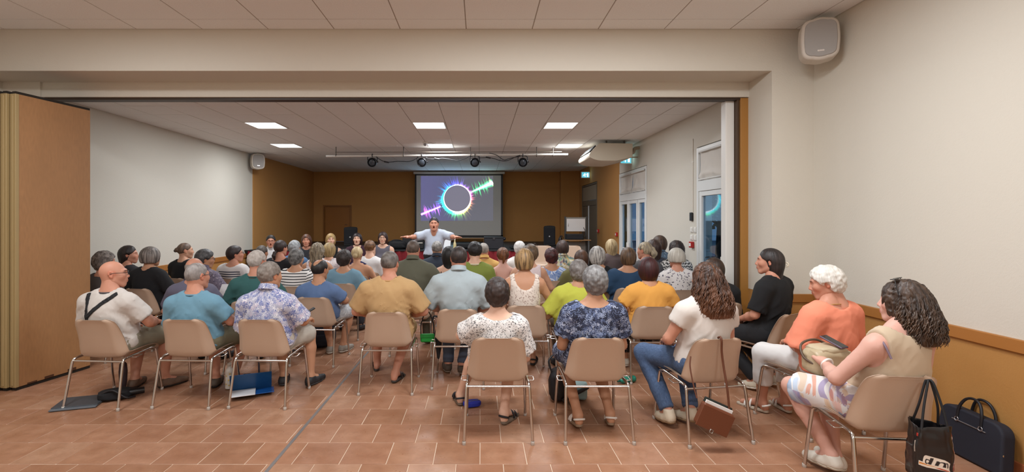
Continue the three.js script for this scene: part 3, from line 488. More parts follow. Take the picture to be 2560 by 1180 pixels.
{
  const b = thing('holdall', 'black slumped bag on stage edge left of the presenter', 'bag', V(-1.95, 0.965, -11.35)); mesh('bag_body', bagLump(0.42, 0.2, 0.26, 3), M('#131316', 0.75), b); mesh('strap', tube([V(-0.16, 0.17, 0.05), V(-0.08, 0.215, 0.06), V(0.08, 0.21, 0.06), V(0.16, 0.17, 0.05)], 0.011), BLACK, b); mesh('zip', tube([V(-0.15, 0.19, 0.02), V(0, 0.202, 0.02), V(0.15, 0.19, 0.02)], 0.004), M('#77777a', 0.3, { metalness: 0.8 }), b);
  const k = thing('keyboard_case', 'black equipment with pale strip on stage behind the presenter', 'equipment', V(-1.56, 0.962, -11.5)); mesh('case_body', rbox(-0.28, 0.22, 0, 0.27, -0.12, 0.12, 0.02), M('#151518', 0.55), k); mesh('pale_strip', rbox(-0.05, 0.2, 0.135, 0.155, 0.118, 0.126, 0.003), M('#d8d2c8', 0.5), k); mesh('case_lid', rbox(-0.29, 0.23, 0.27, 0.31, -0.13, 0.13, 0.012), M('#1d1d21', 0.5), k);
  const l = thing('laptop', 'open white laptop on stage edge right of the presenter', 'laptop', V(-0.83, 0.962, -11.2), Math.PI - 0.2); mesh('laptop_base', rbox(-0.17, 0.17, 0, 0.018, -0.12, 0.12, 0.006), M('#c8cace', 0.4), l); mesh('laptop_lid', new RoundedBoxGeometry(0.34, 0.23, 0.012, 2, 0.005).translate(0, 0.115, 0).rotateX(-0.3).translate(0, 0.015, 0.12).rotateY(Math.PI), M('#dfe2e6', 0.35), l);
  const bo = thing('bottle', 'pale gold tall bottle on stage edge beside outstretched hand', 'bottle', V(-0.58, 0.962, -11.05)); mesh('glass_body', lathe([[0, 0], [0.034, 0], [0.037, 0.01], [0.037, 0.12], [0.03, 0.155], [0.014, 0.195], [0.0135, 0.235], [0, 0.235]], 20), M('#cfc08e', 0.2), bo); mesh('cap', lathe([[0, 0.233], [0.0155, 0.233], [0.0155, 0.262], [0, 0.264]], 16), M('#f0ede6', 0.4), bo);
  const c = thing('flight_case', 'black flight case on stage below the screen corner', 'case', V(0.33, 0.962, -11.6)); mesh('case_body', rbox(-0.23, 0.23, 0, 0.25, -0.2, 0.2, 0.015), M('#1c1b22', 0.6), c); mesh('case_lid', rbox(-0.235, 0.235, 0.25, 0.285, -0.205, 0.205, 0.012), M('#17171b', 0.6), c); mesh('latch', rbox(-0.03, 0.03, 0.22, 0.27, 0.198, 0.212, 0.004), M('#55555a', 0.3, { metalness: 0.8 }), c); mesh('corner_ball', new THREE.SphereGeometry(0.04, 12, 10).translate(0.245, 0.24, 0.16), BLACK, c);
  const d = thing('stage_cloth', 'crumpled black cloth lying along the stage edge', 'cloth', V(-0.3, 0.962, -11.5)); mesh('cloth_fold', bagLump(0.6, 0.13, 0.3, 8), M('#141416', 0.9), d); const d2 = mesh('cloth_fold', bagLump(0.5, 0.09, 0.26, 15), M('#141416', 0.9), d); d2.position.set(1.25, 0, 0.05);
  const w = thing('wooden_bench', 'low wooden bench on stage under the projection screen', 'bench', V(-0.35, 0.962, -14.0)); mesh('seat_board', rbox(-0.75, 0.6, 0.13, 0.17, -0.15, 0.15, 0.01), M('#8b6437', 0.6), w); for (const x of [-0.62, 0.47]) mesh('leg', rbox(x - 0.025, x + 0.025, 0, 0.13, -0.13, 0.13, 0.008), M('#7a552d', 0.6), w);
  const f = thing('fire_extinguisher', 'black extinguisher standing on stage beside right loudspeaker', 'extinguisher', V(2.06, 0.962, -12.3)); mesh('cylinder', lathe([[0, 0], [0.05, 0], [0.052, 0.02], [0.052, 0.2], [0.03, 0.25], [0.016, 0.262], [0, 0.262]], 18), M('#1b1413', 0.4), f); mesh('valve', rbox(-0.015, 0.05, 0.262, 0.29, -0.012, 0.012, 0.004), BLACK, f); mesh('hose', tube([V(0.03, 0.28, 0), V(0.075, 0.22, 0), V(0.07, 0.1, 0.02), V(0.06, 0.05, 0.02)], 0.008), BLACK, f);
}
{                                                               // whiteboard trolley in the passage right of the stage
  const t = thing('equipment_trolley', 'trolley right of stage with white panel, shelf and black device', 'trolley', V(2.43, 0, -12.1), 0);
  mesh('back_board', rbox(-0.28, 0.28, 1.36, 1.72, -0.10, -0.07, 0.01), M('#86827a', 0.6), t);
  const pn = mesh('white_panel', rbox(-0.235, 0.235, 1.36, 1.68, -0.068, -0.05, 0.012), M('#d9d5d2', 0.45), t); mesh('handle', tube([V(-0.2, 1.49, -0.05), V(-0.2, 1.5, -0.03), V(-0.2, 1.56, -0.03), V(-0.2, 1.57, -0.05)], 0.006), CHROME, pn);
  for (const s of [-0.27, 0.27]) mesh('post', rbox(s - 0.018, s + 0.018, 0.05, 1.74, -0.09, -0.055, 0.004), M('#3c3a38', 0.5), t);
  mesh('shelf', rbox(-0.32, 0.32, 1.135, 1.16, -0.22, 0.22, 0.006), M('#9b744c', 0.6), t); mesh('lower_panel', rbox(-0.26, 0.26, 0.1, 1.1, -0.1, -0.08, 0.006), M('#8a867f', 0.7), t);
  for (const s of [-0.25, 0.25]) mesh('leg', rbox(s - 0.014, s + 0.014, 0.05, 1.135, 0.16, 0.19, 0.003), M('#2c2b2a', 0.5), t);
  for (const [x, z] of [[-0.26, -0.08], [0.26, -0.08], [-0.25, 0.17], [0.25, 0.17]]) mesh('caster', rod(V(x - 0.012, 0.026, z), V(x + 0.012, 0.026, z), 0.026), BLACK, t);
  const d = thing('amplifier', 'black audio device on the trolley shelf below white panel', 'amplifier', V(2.38, 1.162, -12.0)); mesh('case_body', rbox(-0.23, 0.19, 0, 0.14, -0.13, 0.13, 0.012), M('#101013', 0.45), d); mesh('front_panel', rbox(-0.21, 0.17, 0.02, 0.09, 0.129, 0.136, 0.003), M('#1c1c22', 0.25), d); mesh('cable', tube([V(0.19, 0.05, 0), V(0.25, 0.09, 0), V(0.26, 0.2, -0.03), V(0.22, 0.3, -0.06)], 0.008), BLACK, d);
}

// ------------------------------------------------------------------ smooth solids: fields of tapered capsules and ellipsoids, meshed by surface nets
const C = (a, b, ra, rb = ra, k = 0.03) => { const dx = b[0] - a[0], dy = b[1] - a[1], dz = b[2] - a[2]; return { t: 0, x: a[0], y: a[1], z: a[2], dx, dy, dz, il: 1 / Math.max(1e-9, dx * dx + dy * dy + dz * dz), ra, rb, k }; };
const E = (c, r, k = 0.03) => ({ t: 1, x: c[0], y: c[1], z: c[2], dx: r[0], dy: r[1], dz: r[2], il: 0, ra: Math.min(...r), rb: 0, k });
function evalPrims(P, x, y, z, ease = 0) {
  let d = 10;
  for (let i = 0; i < P.length; i++) {
    const p = P[i], ex = x - p.x, ey = y - p.y, ez = z - p.z; let e;
    if (p.t === 0) {
      let h = (ex * p.dx + ey * p.dy + ez * p.dz) * p.il; h = h < 0 ? 0 : h > 1 ? 1 : h;
      const fx = ex - h * p.dx, fy = ey - h * p.dy, fz = ez - h * p.dz;
      e = Math.sqrt(fx * fx + fy * fy + fz * fz) - (p.ra + (p.rb - p.ra) * h);
    } else {
      const ax = ex / p.dx, ay = ey / p.dy, az = ez / p.dz, k0 = Math.sqrt(ax * ax + ay * ay + az * az), bx = ax / p.dx, by = ay / p.dy, bz = az / p.dz, k1 = Math.sqrt(bx * bx + by * by + bz * bz);
      e = k1 < 1e-6 ? -p.ra : k0 * (k0 - 1) / k1;
    }
    e -= ease;
    const df = d - e, k = p.k, h = k - (df < 0 ? -df : df);
    d = (df < 0 ? d : e); if (h > 0) d -= h * h / (4 * k);
  }
  return d;
}
const smin = (a, b, k) => { const h = Math.max(k - Math.abs(a - b), 0); return Math.min(a, b) - h * h / (4 * k); };
const smax = (a, b, k) => -smin(-a, -b, k);
function surfaceNets(f, lo, hi, cell) {
  const nx = Math.ceil((hi[0] - lo[0]) / cell) + 2, ny = Math.ceil((hi[1] - lo[1]) / cell) + 2, nz = Math.ceil((hi[2] - lo[2]) / cell) + 2, N = nx * ny * nz;
  const val = new Float32Array(N).fill(NaN), B = 4, ox = lo[0] - cell, oy = lo[1] - cell, oz = lo[2] - cell;
  const get = (i, j, k) => { const q = (k * ny + j) * nx + i; let v = val[q]; if (v !== v) v = val[q] = f(ox + i * cell, oy + j * cell, oz + k * cell); return v; };
  const vid = new Int32Array(N).fill(-1), pos = [], idx = [], act = [];
  const R = B * cell * 0.87 * 1.7 + cell;
  for (let bk = 0; bk < nz - 1; bk += B) for (let bj = 0; bj < ny - 1; bj += B) for (let bi = 0; bi < nx - 1; bi += B) {
    if (Math.abs(f(ox + (bi + B / 2) * cell, oy + (bj + B / 2) * cell, oz + (bk + B / 2) * cell)) > R) continue;
    for (let k = bk; k < Math.min(bk + B, nz - 1); k++) for (let j = bj; j < Math.min(bj + B, ny - 1); j++) for (let i = bi; i < Math.min(bi + B, nx - 1); i++) {
      const v = [get(i, j, k), get(i + 1, j, k), get(i, j + 1, k), get(i + 1, j + 1, k), get(i, j, k + 1), get(i + 1, j, k + 1), get(i, j + 1, k + 1), get(i + 1, j + 1, k + 1)];
      let m = 0; for (let c = 0; c < 8; c++) if (v[c] < 0) m |= 1 << c; if (m === 0 || m === 255) continue;
      let sx = 0, sy = 0, sz = 0, n = 0;
      for (let a = 0; a < 8; a++) for (let s = 1; s < 8; s <<= 1) { if (a & s) continue; const b = a | s; if ((v[a] < 0) === (v[b] < 0)) continue; const t = v[a] / (v[a] - v[b]); sx += (a & 1) + (s === 1 ? t : 0); sy += ((a >> 1) & 1) + (s === 2 ? t : 0); sz += ((a >> 2) & 1) + (s === 4 ? t : 0); n++; }
      vid[(k * ny + j) * nx + i] = pos.length / 3; pos.push(ox + (i + sx / n) * cell, oy + (j + sy / n) * cell, oz + (k + sz / n) * cell); act.push(i, j, k);
    }
  }
  const id = (i, j, k) => vid[(k * ny + j) * nx + i];
  for (let a = 0; a < act.length; a += 3) {
    const i = act[a], j = act[a + 1], k = act[a + 2], v0 = get(i, j, k) < 0;
    const quad = (p, q, r, s, flip) => { if (p < 0 || q < 0 || r < 0 || s < 0) return; if (flip) idx.push(p, r, q, p, s, r); else idx.push(p, q, r, p, r, s); };
    if (j > 0 && k > 0 && v0 !== get(i + 1, j, k) < 0) quad(id(i, j - 1, k - 1), id(i, j, k - 1), id(i, j, k), id(i, j - 1, k), !v0);
    if (i > 0 && k > 0 && v0 !== get(i, j + 1, k) < 0) quad(id(i - 1, j, k - 1), id(i - 1, j, k), id(i, j, k), id(i, j, k - 1), !v0);
    if (i > 0 && j > 0 && v0 !== get(i, j, k + 1) < 0) quad(id(i - 1, j - 1, k), id(i, j - 1, k), id(i, j, k), id(i - 1, j, k), !v0);
  }
  const g = new THREE.BufferGeometry(); g.setAttribute('position', new THREE.Float32BufferAttribute(pos, 3)); g.setIndex(idx); g.computeVertexNormals(); return g;
}
function paint(g, fn) {
  const p = g.attributes.position, a = new Float32Array(p.count * 3);
  for (let i = 0; i < p.count; i++) { const c = fn(p.getX(i), p.getY(i), p.getZ(i)); a[3 * i] = c[0]; a[3 * i + 1] = c[1]; a[3 * i + 2] = c[2]; }
  g.setAttribute('color', new THREE.BufferAttribute(a, 3)); return g;
}
// uv in metres, wrapped around the nearest bone triangle by triangle: bones are [ax, ay, az, bx, by, bz, radius]
function chartUV(g0, bones) {
  const g = g0.toNonIndexed(), p = g.attributes.position, uv = new Float32Array(p.count * 2);
  const fr = bones.map((b) => { const a = V(b[0], b[1], b[2]), d = V(b[3], b[4], b[5]).sub(a), L = d.length(), w = d.clone().normalize(), r = Math.abs(w.z) > 0.9 ? V(1, 0, 0) : V(0, 0, 1), u = r.clone().addScaledVector(w, -r.dot(w)).normalize(), v = w.clone().cross(u); return { a, w, u, v, L, R: b[6] }; });
  const q = V(0, 0, 0), c = V(0, 0, 0);
  for (let i = 0; i < p.count; i += 3) {
    c.set(0, 0, 0); for (let k = 0; k < 3; k++) c.add(q.fromBufferAttribute(p, i + k)); c.multiplyScalar(1 / 3);
    let best = null, bd = 1e9;
    for (const f of fr) { q.copy(c).sub(f.a); const h = Math.min(f.L, Math.max(0, q.dot(f.w))); q.addScaledVector(f.w, -h); const d = q.length() - f.R; if (d < bd) { bd = d; best = f; } }
    q.copy(c).sub(best.a); const a0 = Math.atan2(q.dot(best.v), q.dot(best.u));
    for (let k = 0; k < 3; k++) { q.fromBufferAttribute(p, i + k).sub(best.a); let a = Math.atan2(q.dot(best.v), q.dot(best.u)); if (a - a0 > Math.PI) a -= 2 * Math.PI; if (a - a0 < -Math.PI) a += 2 * Math.PI; uv[2 * (i + k)] = a * best.R; uv[2 * (i + k) + 1] = q.dot(best.w); }
  }
  g.setAttribute('uv', new THREE.BufferAttribute(uv, 2)); return g;
}
const xf = (g, m) => { g.applyMatrix4(m); return g; };
function mergeBody(list) { return mergeGeometries(list.map((g) => { const h = g.index ? g.toNonIndexed() : g.clone(); for (const k of Object.keys(h.attributes)) if (!['position', 'normal', 'color'].includes(k)) h.deleteAttribute(k); return h; })); }

// ------------------------------------------------------------------ head (looks along -z, origin in the middle of the skull), hands
function headField(male, mouth) {
  const j = male ? 1 : 0.93, P = [
    E([0, 0.018, 0.010], [0.0765, 0.093, 0.097], 0.02), E([0, -0.035, -0.030], [0.063 * j, 0.078, 0.064], 0.04),
    C([0.052 * j, -0.066, -0.002], [0.017, -0.107, -0.072], 0.017, 0.018, 0.03), C([-0.052 * j, -0.066, -0.002], [-0.017, -0.107, -0.072], 0.017, 0.018, 0.03), E([0, -0.103, -0.072], [0.024 * j, 0.02, 0.019], 0.025),
    E([0.036, -0.028, -0.064], [0.028, 0.026, 0.025], 0.03), E([-0.036, -0.028, -0.064], [0.028, 0.026, 0.025], 0.03),
    C([0.012, 0.024, -0.092], [0.046, 0.022, -0.074], male ? 0.010 : 0.007, 0.008, 0.02), C([-0.012, 0.024, -0.092], [-0.046, 0.022, -0.074], male ? 0.010 : 0.007, 0.008, 0.02),
    C([0, 0.008, -0.094], [0, -0.033, -0.113], 0.008, 0.0115, 0.014), E([0.0125, -0.038, -0.101], [0.0085, 0.008, 0.011], 0.01), E([-0.0125, -0.038, -0.101], [0.0085, 0.008, 0.011], 0.01),
    E([0, -0.066, -0.088], [0.030, 0.022, 0.014], 0.025),
    C([0, -0.05, 0.022], [0, -0.20, 0.046], male ? 0.056 : 0.049, male ? 0.062 : 0.054, 0.035),
  ];
  const ears = [1, -1].map((s) => [E([s * 0.0785, -0.006, 0.014], [0.0085, 0.031, 0.0185], 0.008), C([s * 0.083, 0.02, 0.02], [s * 0.083, -0.005, 0.029], 0.005, 0.0055, 0.008), E([s * 0.077, -0.031, 0.006], [0.007, 0.010, 0.008], 0.008)]).flat();
  const lips = [C([-0.021, -0.0665, -0.094], [0, -0.0635, -0.104], 0.0045, 0.0065, 0.006), C([0.021, -0.0665, -0.094], [0, -0.0635, -0.104], 0.0045, 0.0065, 0.006), C([-0.018, -0.072, -0.095], [0, -0.0745 - mouth * 0.5, -0.1025], 0.0045, 0.0075, 0.006), C([0.018, -0.072, -0.095], [0, -0.0745 - mouth * 0.5, -0.1025], 0.0045, 0.0075, 0.006)];
  return (x, y, z) => {
    let d = evalPrims(P, x, y, z);
    const ax = Math.abs(x);
    let s = Math.hypot(ax - 0.032, (y - 0.002) * 1.25, z + 0.099) - 0.0165; d = smax(d, -s, 0.014);
    d = smin(d, Math.hypot(ax - 0.0315, y - 0.001, z + 0.0775) - 0.0135, 0.004);
    d = smin(d, evalPrims(lips, x, y, z), 0.008);
    if (mouth) { const m = Math.hypot(x / 0.017, (y + 0.069) / (0.006 + mouth), (z + 0.106) / 0.022) - 1; d = smax(d, -m * 0.009, 0.004); }
    d = smin(d, evalPrims(ears, x, y, z), 0.008);
    const c1 = Math.hypot((ax - 0.0865) / 0.006, (y + 0.002) / 0.017, (z - 0.012) / 0.009) - 1; d = smax(d, -c1 * 0.006, 0.005);
    return d;
  };
}
function headColor(male, mouth) {
  return (x, y, z) => {
    const ax = Math.abs(x); let c = [1, 1, 1]; const mix = (t, q) => { c = c.map((v, i) => v * (1 - t) + q[i] * t); };
    mix(0.5 * sm(0.03, 0.012, Math.hypot(ax - 0.042, y + 0.035, z + 0.075)), [1.05, 0.72, 0.66]); mix(0.4 * sm(0.022, 0.01, Math.hypot(x, y + 0.034, z + 0.112)), [1.05, 0.75, 0.7]);
    if (ax > 0.074 && Math.abs(y + 0.005) < 0.035) mix(0.45, [1.05, 0.66, 0.58]);
    const lip = Math.hypot(x / 0.023, (y + 0.069 + mouth * 0.3) / (0.0095 + mouth * 0.7)); if (z < -0.088 && lip < 1) mix(0.8, male ? [0.82, 0.48, 0.44] : [0.80, 0.36, 0.34]);
    if (mouth && Math.hypot(x / 0.013, (y + 0.069) / (0.004 + mouth * 0.85)) < 1 && z > -0.106) mix(0.95, [0.12, 0.04, 0.035]);
    const br = Math.abs(y - 0.0235 - 0.05 * (0.035 - ax)) ; if (ax > 0.012 && ax < 0.049 && z < -0.062) mix(0.85 * sm(0.0055, 0.003, br), [0.20, 0.15, 0.12]);
    const ex = ax - 0.0315, ey = y - 0.001, er = Math.hypot(ex / 0.0135, ey / 0.0068); if (z < -0.08 && er < 1.0) { mix(0.9, [1.25, 1.3, 1.4]); if (Math.hypot(ex, ey) < 0.0058) mix(0.95, [0.10, 0.08, 0.07]); } else if (z < -0.075 && er < 1.35 && ey > 0) mix(0.6, [0.25, 0.18, 0.15]);
    return c;
  };
}
const headCache = {};
function headGeo(male, mouth, cell) {
  const key = `${male}|${mouth}|${cell}`;
  return headCache[key] ??= paint(surfaceNets(headField(male, mouth), [-0.1, -0.235, -0.135], [0.1, 0.122, 0.118], cell), headColor(male, mouth));
}
// right hand: wrist at the origin, fingers along -z, palm down, thumb at -x
function handGeo(kind, cell) {
  const key = 'h' + kind + cell; if (headCache[key]) return headCache[key].clone();
  const curl = { relaxed: [0.35, 0.55, 0.4], flat: [0.02, 0.06, 0.05], grip: [0.9, 1.1, 0.7] }[kind], spread = kind === 'flat' ? 0.2 : 0.05, P = [];
  const kn = [[-0.031, 0.001, -0.088], [-0.0105, 0.004, -0.093], [0.0105, 0.003, -0.089], [0.030, -0.001, -0.080]], len = [[0.040, 0.024, 0.019], [0.045, 0.028, 0.02], [0.041, 0.026, 0.02], [0.032, 0.019, 0.017]];
  P.push(C([0, 0, 0.03], [0, 0, -0.01], 0.026, 0.027, 0.03), E([-0.004, 0, -0.05], [0.040, 0.0145, 0.046], 0.03));
  kn.forEach((k) => P.push(C([k[0] * 0.45, 0, -0.02], k, 0.0135, 0.0105, 0.02)));
  kn.forEach((k, i) => { let p = k, a = 0, side = (i - 1.4) * spread; len[i].forEach((L, s) => { a += curl[s] * (1 + 0.08 * i); const q = [p[0] + L * Math.sin(side) * Math.cos(a), p[1] - L * Math.sin(a), p[2] - L * Math.cos(side) * Math.cos(a)]; P.push(C(p, q, [0.0096, 0.0086, 0.0078][s] * (i === 3 ? 0.86 : 1), [0.0086, 0.0078, 0.0066][s] * (i === 3 ? 0.86 : 1), 0.006)); p = q; }); });
  const ty = kind === 'flat' ? 0 : -0.015; P.push(C([-0.014, -0.002, -0.012], [-0.044, -0.008 + ty * 0.4, -0.044], 0.0155, 0.012, 0.02), C([-0.044, -0.008 + ty * 0.4, -0.044], [-0.058, -0.012 + ty, -0.074], 0.0108, 0.0098, 0.008), C([-0.058, -0.012 + ty, -0.074], [-0.062, -0.016 + ty * 1.6, -0.1], 0.0096, 0.0075, 0.006));
  const g = surfaceNets((x, y, z) => evalPrims(P, x, y, z), [-0.09, -0.13, -0.21], [0.075, 0.04, 0.06], cell);
  paint(g, () => [1, 0.97, 0.95]); headCache[key] = g; return g.clone();
}

// ------------------------------------------------------------------ hair
const strandTex = dataTex(256, (u, v) => { const a = tn(u * 1 + 0.06 * tn(u, v, 2, 7), v * 0.06, 60, 3), b = tn(u, v * 0.1, 24, 5), c = tn(u, v, 5, 1); return Math.max(0.3, Math.min(1, 0.90 + 0.40 * a + 0.22 * b + 0.12 * c)); }, false);
const cranium = (x, y, z) => { const ax = x / 0.0765, ay = (y - 0.018) / 0.093, az = (z - 0.01) / 0.097, k0 = Math.hypot(ax, ay, az), k1 = Math.hypot(ax / 0.0765, ay / 0.093, az / 0.097); return k1 < 1e-6 ? -0.07 : k0 * (k0 - 1) / k1; };
const ell = (x, y, z, cx, cy, cz, rx, ry, rz) => { const ax = (x - cx) / rx, ay = (y - cy) / ry, az = (z - cz) / rz, k0 = Math.hypot(ax, ay, az), k1 = Math.hypot(ax / rx, ay / ry, az / rz); return k1 < 1e-6 ? -Math.min(rx, ry, rz) : k0 * (k0 - 1) / k1; };
const capd = (x, y, z, a, b, ra, rb, sx = 1, sz = 1) => { const bx = (b[0] - a[0]) * sx, by = b[1] - a[1], bz = (b[2] - a[2]) * sz, px = (x - a[0]) * sx, py = y - a[1], pz = (z - a[2]) * sz, h = Math.max(0, Math.min(1, (px * bx + py * by + pz * bz) / (bx * bx + by * by + bz * bz))); return Math.hypot(px - h * bx, py - h * by, pz - h * bz) - (ra + (rb - ra) * h); };
// below this tilted plane (forehead to nape) there is no short hair; positive below it
const hairline = (x, y, z, front = 0.066, nape = -0.098) => { const s = (nape - front) / 0.178; return -(y - (front + s * (z + 0.086))) / Math.hypot(1, s); };
function hairField(h) {
  const t = h.t ?? 0.014, seed = h.seed ?? 0, front = h.front ?? 0.066, nape = h.nape ?? -0.104;
  const earCut = (x, y, z) => ell(Math.abs(x), y, z, 0.086, -0.022, 0.004, 0.03, 0.036, 0.026);
  const cap = (x, y, z, tt = t) => smax(smax(cranium(x, y, z) - tt * (0.45 + 0.55 * sm(-0.10, 0.02, y)) * (0.35 + 0.65 * sm(-0.092, -0.045, z)) + (h.flatTop ? 0.004 : 0), hairline(x, y, z, front, nape) - 0.25 * tt + 0.006 * PN.noise(x * 60, 7 + seed, z * 60) - 0.010 * sm(0.03, 0.062, Math.abs(x)) * sm(-0.03, -0.07, z), 0.010), -earCut(x, y, z), 0.008);
  const face = (x, y, z, w = h.fw ?? 0.062) => ell(x, y, z, 0, -0.060, -0.125, w, 0.118, 0.10);
  const wav = h.wave ?? 0, rough = h.rough ?? 0.0025;
  const noise = (x, y, z) => {
    const a = Math.atan2(x, z + 0.001);
    let n = rough * (PN.noise(a * 14 + seed, y * 9, 3 + seed) + 0.6 * PN.noise(a * 30, y * 14 + seed, 7));
    if (h.tuft) n += h.tuft * PN.noise(x * 42 + seed, y * 34, z * 42);
    if (wav) n += wav * (PN.noise(x * 38 + seed, y * 30 + 5 * PN.noise(x * 9, y * 9, z * 9 + seed), z * 38) + 0.5 * PN.noise(x * 75, y * 60, z * 75 + seed));
    return n;
  };
  const F = {
    short: (x, y, z) => cap(x, y, z),
    balding: (x, y, z) => smax(smax(cap(x, y, z), y - (h.rim ?? 0.055) - 0.25 * Math.max(0, z - 0.03), 0.01), -ell(x, y, z, 0, 0.1, h.cz ?? 0.0, 0.052, 0.075, h.cl ?? 0.108), 0.012),
    spot: (x, y, z) => smax(cap(x, y, z), -ell(x, y, z, 0, 0.085, h.cz ?? 0.055, 0.04, 0.062, h.cl ?? 0.062), 0.014),
    pixie: (x, y, z) => { let d = smin(cranium(x, y, z) - t, ell(x, y, z, 0, -0.008, 0.028, 0.086 + 0.3 * (t - 0.02), 0.112, 0.092), 0.03); d = smax(d, hairline(x, y, z, front - 0.016, nape - 0.032) + 0.010 * PN.noise(x * 45 + seed, 3, z * 45), 0.022); return smax(smax(d, -face(x, y, z, 0.070), 0.012), -ell(Math.abs(x), y, z, 0.092, -0.03, -0.002, 0.026, 0.036, 0.026), 0.01); },
    bob: (x, y, z) => { const yb = h.len ?? -0.10; let d = smin(cranium(x, y, z) - t, ell(x, y, z, 0, -0.022, 0.02, 0.096 + (h.w ?? 0), 0.128, 0.108), 0.04); d = smax(d, yb - y + 0.25 * Math.max(0, -z - 0.01) + 0.012 * PN.noise(x * 30, 2, z * 30), 0.012); return smax(d, -face(x, y, z), 0.014); },
    long: (x, y, z) => { const L = h.len ?? -0.3; let d = smin(cranium(x, y, z) - t, ell(x, y, z, 0, -0.03, 0.026, 0.092, 0.125, 0.104), 0.04); d = smax(d, -0.14 - y, 0.03); const w = h.w ?? 0.085; d = smin(d, capd(x, y, z, [0, -0.05, 0.05], [0, L, 0.085], w * (h.bw ? 0.85 : 1), w * (h.bw ?? 0.72), 1, w / (h.dp ?? 0.05)), 0.05); return smax(d, -face(x, y, z), 0.014); },
    bun: (x, y, z) => smin(cap(x, y, z), ell(x, y, z, h.bx ?? 0, h.by ?? 0.03, h.bz ?? 0.128, 0.036, 0.036, 0.03), 0.014),
    twist: (x, y, z) => smin(smin(cap(x, y, z), ell(x, y, z, 0.012, 0.0, 0.108, 0.03, 0.062, 0.028), 0.015), capd(x, y, z, [0.01, -0.06, 0.1], [0.0, -0.105, 0.09], 0.02, 0.01), 0.015),
    pony: (x, y, z) => { const py = h.py ?? 0.04, L = h.len ?? -0.12; let d = smin(cap(x, y, z), capd(x, y, z, [0, py, 0.1], [0, py - 0.005, 0.13], 0.018, 0.022), 0.012); d = smin(d, capd(x, y, z, [0, py - 0.005, 0.13], [0, (py + L) / 2, 0.15], 0.024, h.fat ?? 0.036), 0.015); return smin(d, capd(x, y, z, [0, (py + L) / 2, 0.15], [0, L, 0.135], h.fat ?? 0.036, 0.016), 0.015); },
    half: (x, y, z) => { let d = smin(cap(x, y, z), ell(x, y, z, 0, -0.03, 0.04, 0.084, 0.115, 0.088), 0.03); d = smin(d, capd(x, y, z, [0, -0.07, 0.06], [0, h.len ?? -0.16, 0.08], 0.066, 0.05, 1, 1.4), 0.03); d = smax(d, (h.len ?? -0.16) - 0.02 - y + 0.012 * PN.noise(x * 40, 1, z * 40), 0.012); return smax(d, -face(x, y, z, 0.085), 0.014); },
  }[h.s];
  return (x, y, z) => { const d = F(x, y, z); return Math.abs(d) < 0.05 ? d - noise(x, y, z) : d; };
}
const mergeVerticesPlain = (g) => { const n = g.attributes.position.count, ix = new Uint32Array(n); for (let i = 0; i < n; i++) ix[i] = i; g.setIndex(new THREE.BufferAttribute(ix, 1)); return g; };
function taperTube(pts, r0, r1, rs = 5) {                       // a lock of hair: thin tube that narrows to its end
  const cv = new THREE.CatmullRomCurve3(pts), n = pts.length * 2, g = new THREE.TubeGeometry(cv, n, 1, rs, false), p = g.attributes.position, q = V(0, 0, 0);
  for (let i = 0; i <= n; i++) { const c = cv.getPointAt(i / n), r = (r0 + (r1 - r0) * i / n) * (i === 0 || i === n ? 0.3 : 1); for (let j = 0; j <= rs; j++) { const k = i * (rs + 1) + j; q.fromBufferAttribute(p, k).sub(c).multiplyScalar(r).add(c); p.setXYZ(k, q.x, q.y, q.z); } }
  g.computeVertexNormals(); return g;
}
function curlLocks(h) {
  const out = [], keep = seedState; seedState = 31 + Math.round((h.len ?? 0) * -1000);
  const w = h.w ?? 0.09, bw = h.bw ?? 0.8, L = h.len ?? -0.2;
  for (let i = 0; i < h.locks; i++) {
    const a = rr(-2.25, 2.25), y0 = rr(-0.05, 0.075), y1 = L + rr(-0.075, 0.03), ph = rr(0, 6.28), turns = rr(2.2, 4.2), hr = rr(0.004, 0.011), pts = [], N = 12;
    for (let k = 0; k <= N; k++) {
      const t = k / N, y = y0 + (y1 - y0) * t, d = sm(0.09, L, y), rx = 0.088 + (w * bw * 1.02 - 0.088) * d, rz = 0.104 + ((h.dp ?? 0.06) * bw * 1.0 + 0.03 - 0.104) * d, top = Math.sqrt(Math.max(0.15, 1 - Math.max(0, y / 0.13) ** 2)), hh = hr * sm(0, 0.35, t);
      pts.push(V(Math.sin(a) * (rx * top + 0.006) + hh * Math.cos(ph + turns * 6.28 * t), y, 0.022 + 0.045 * d + Math.cos(a) * (rz * top + 0.004) + hh * Math.sin(ph + turns * 6.28 * t)));
    }
    out.push(taperTube(pts, rr(0.0035, 0.0068), 0.0015, 4));
  }
  seedState = keep; return out;
}
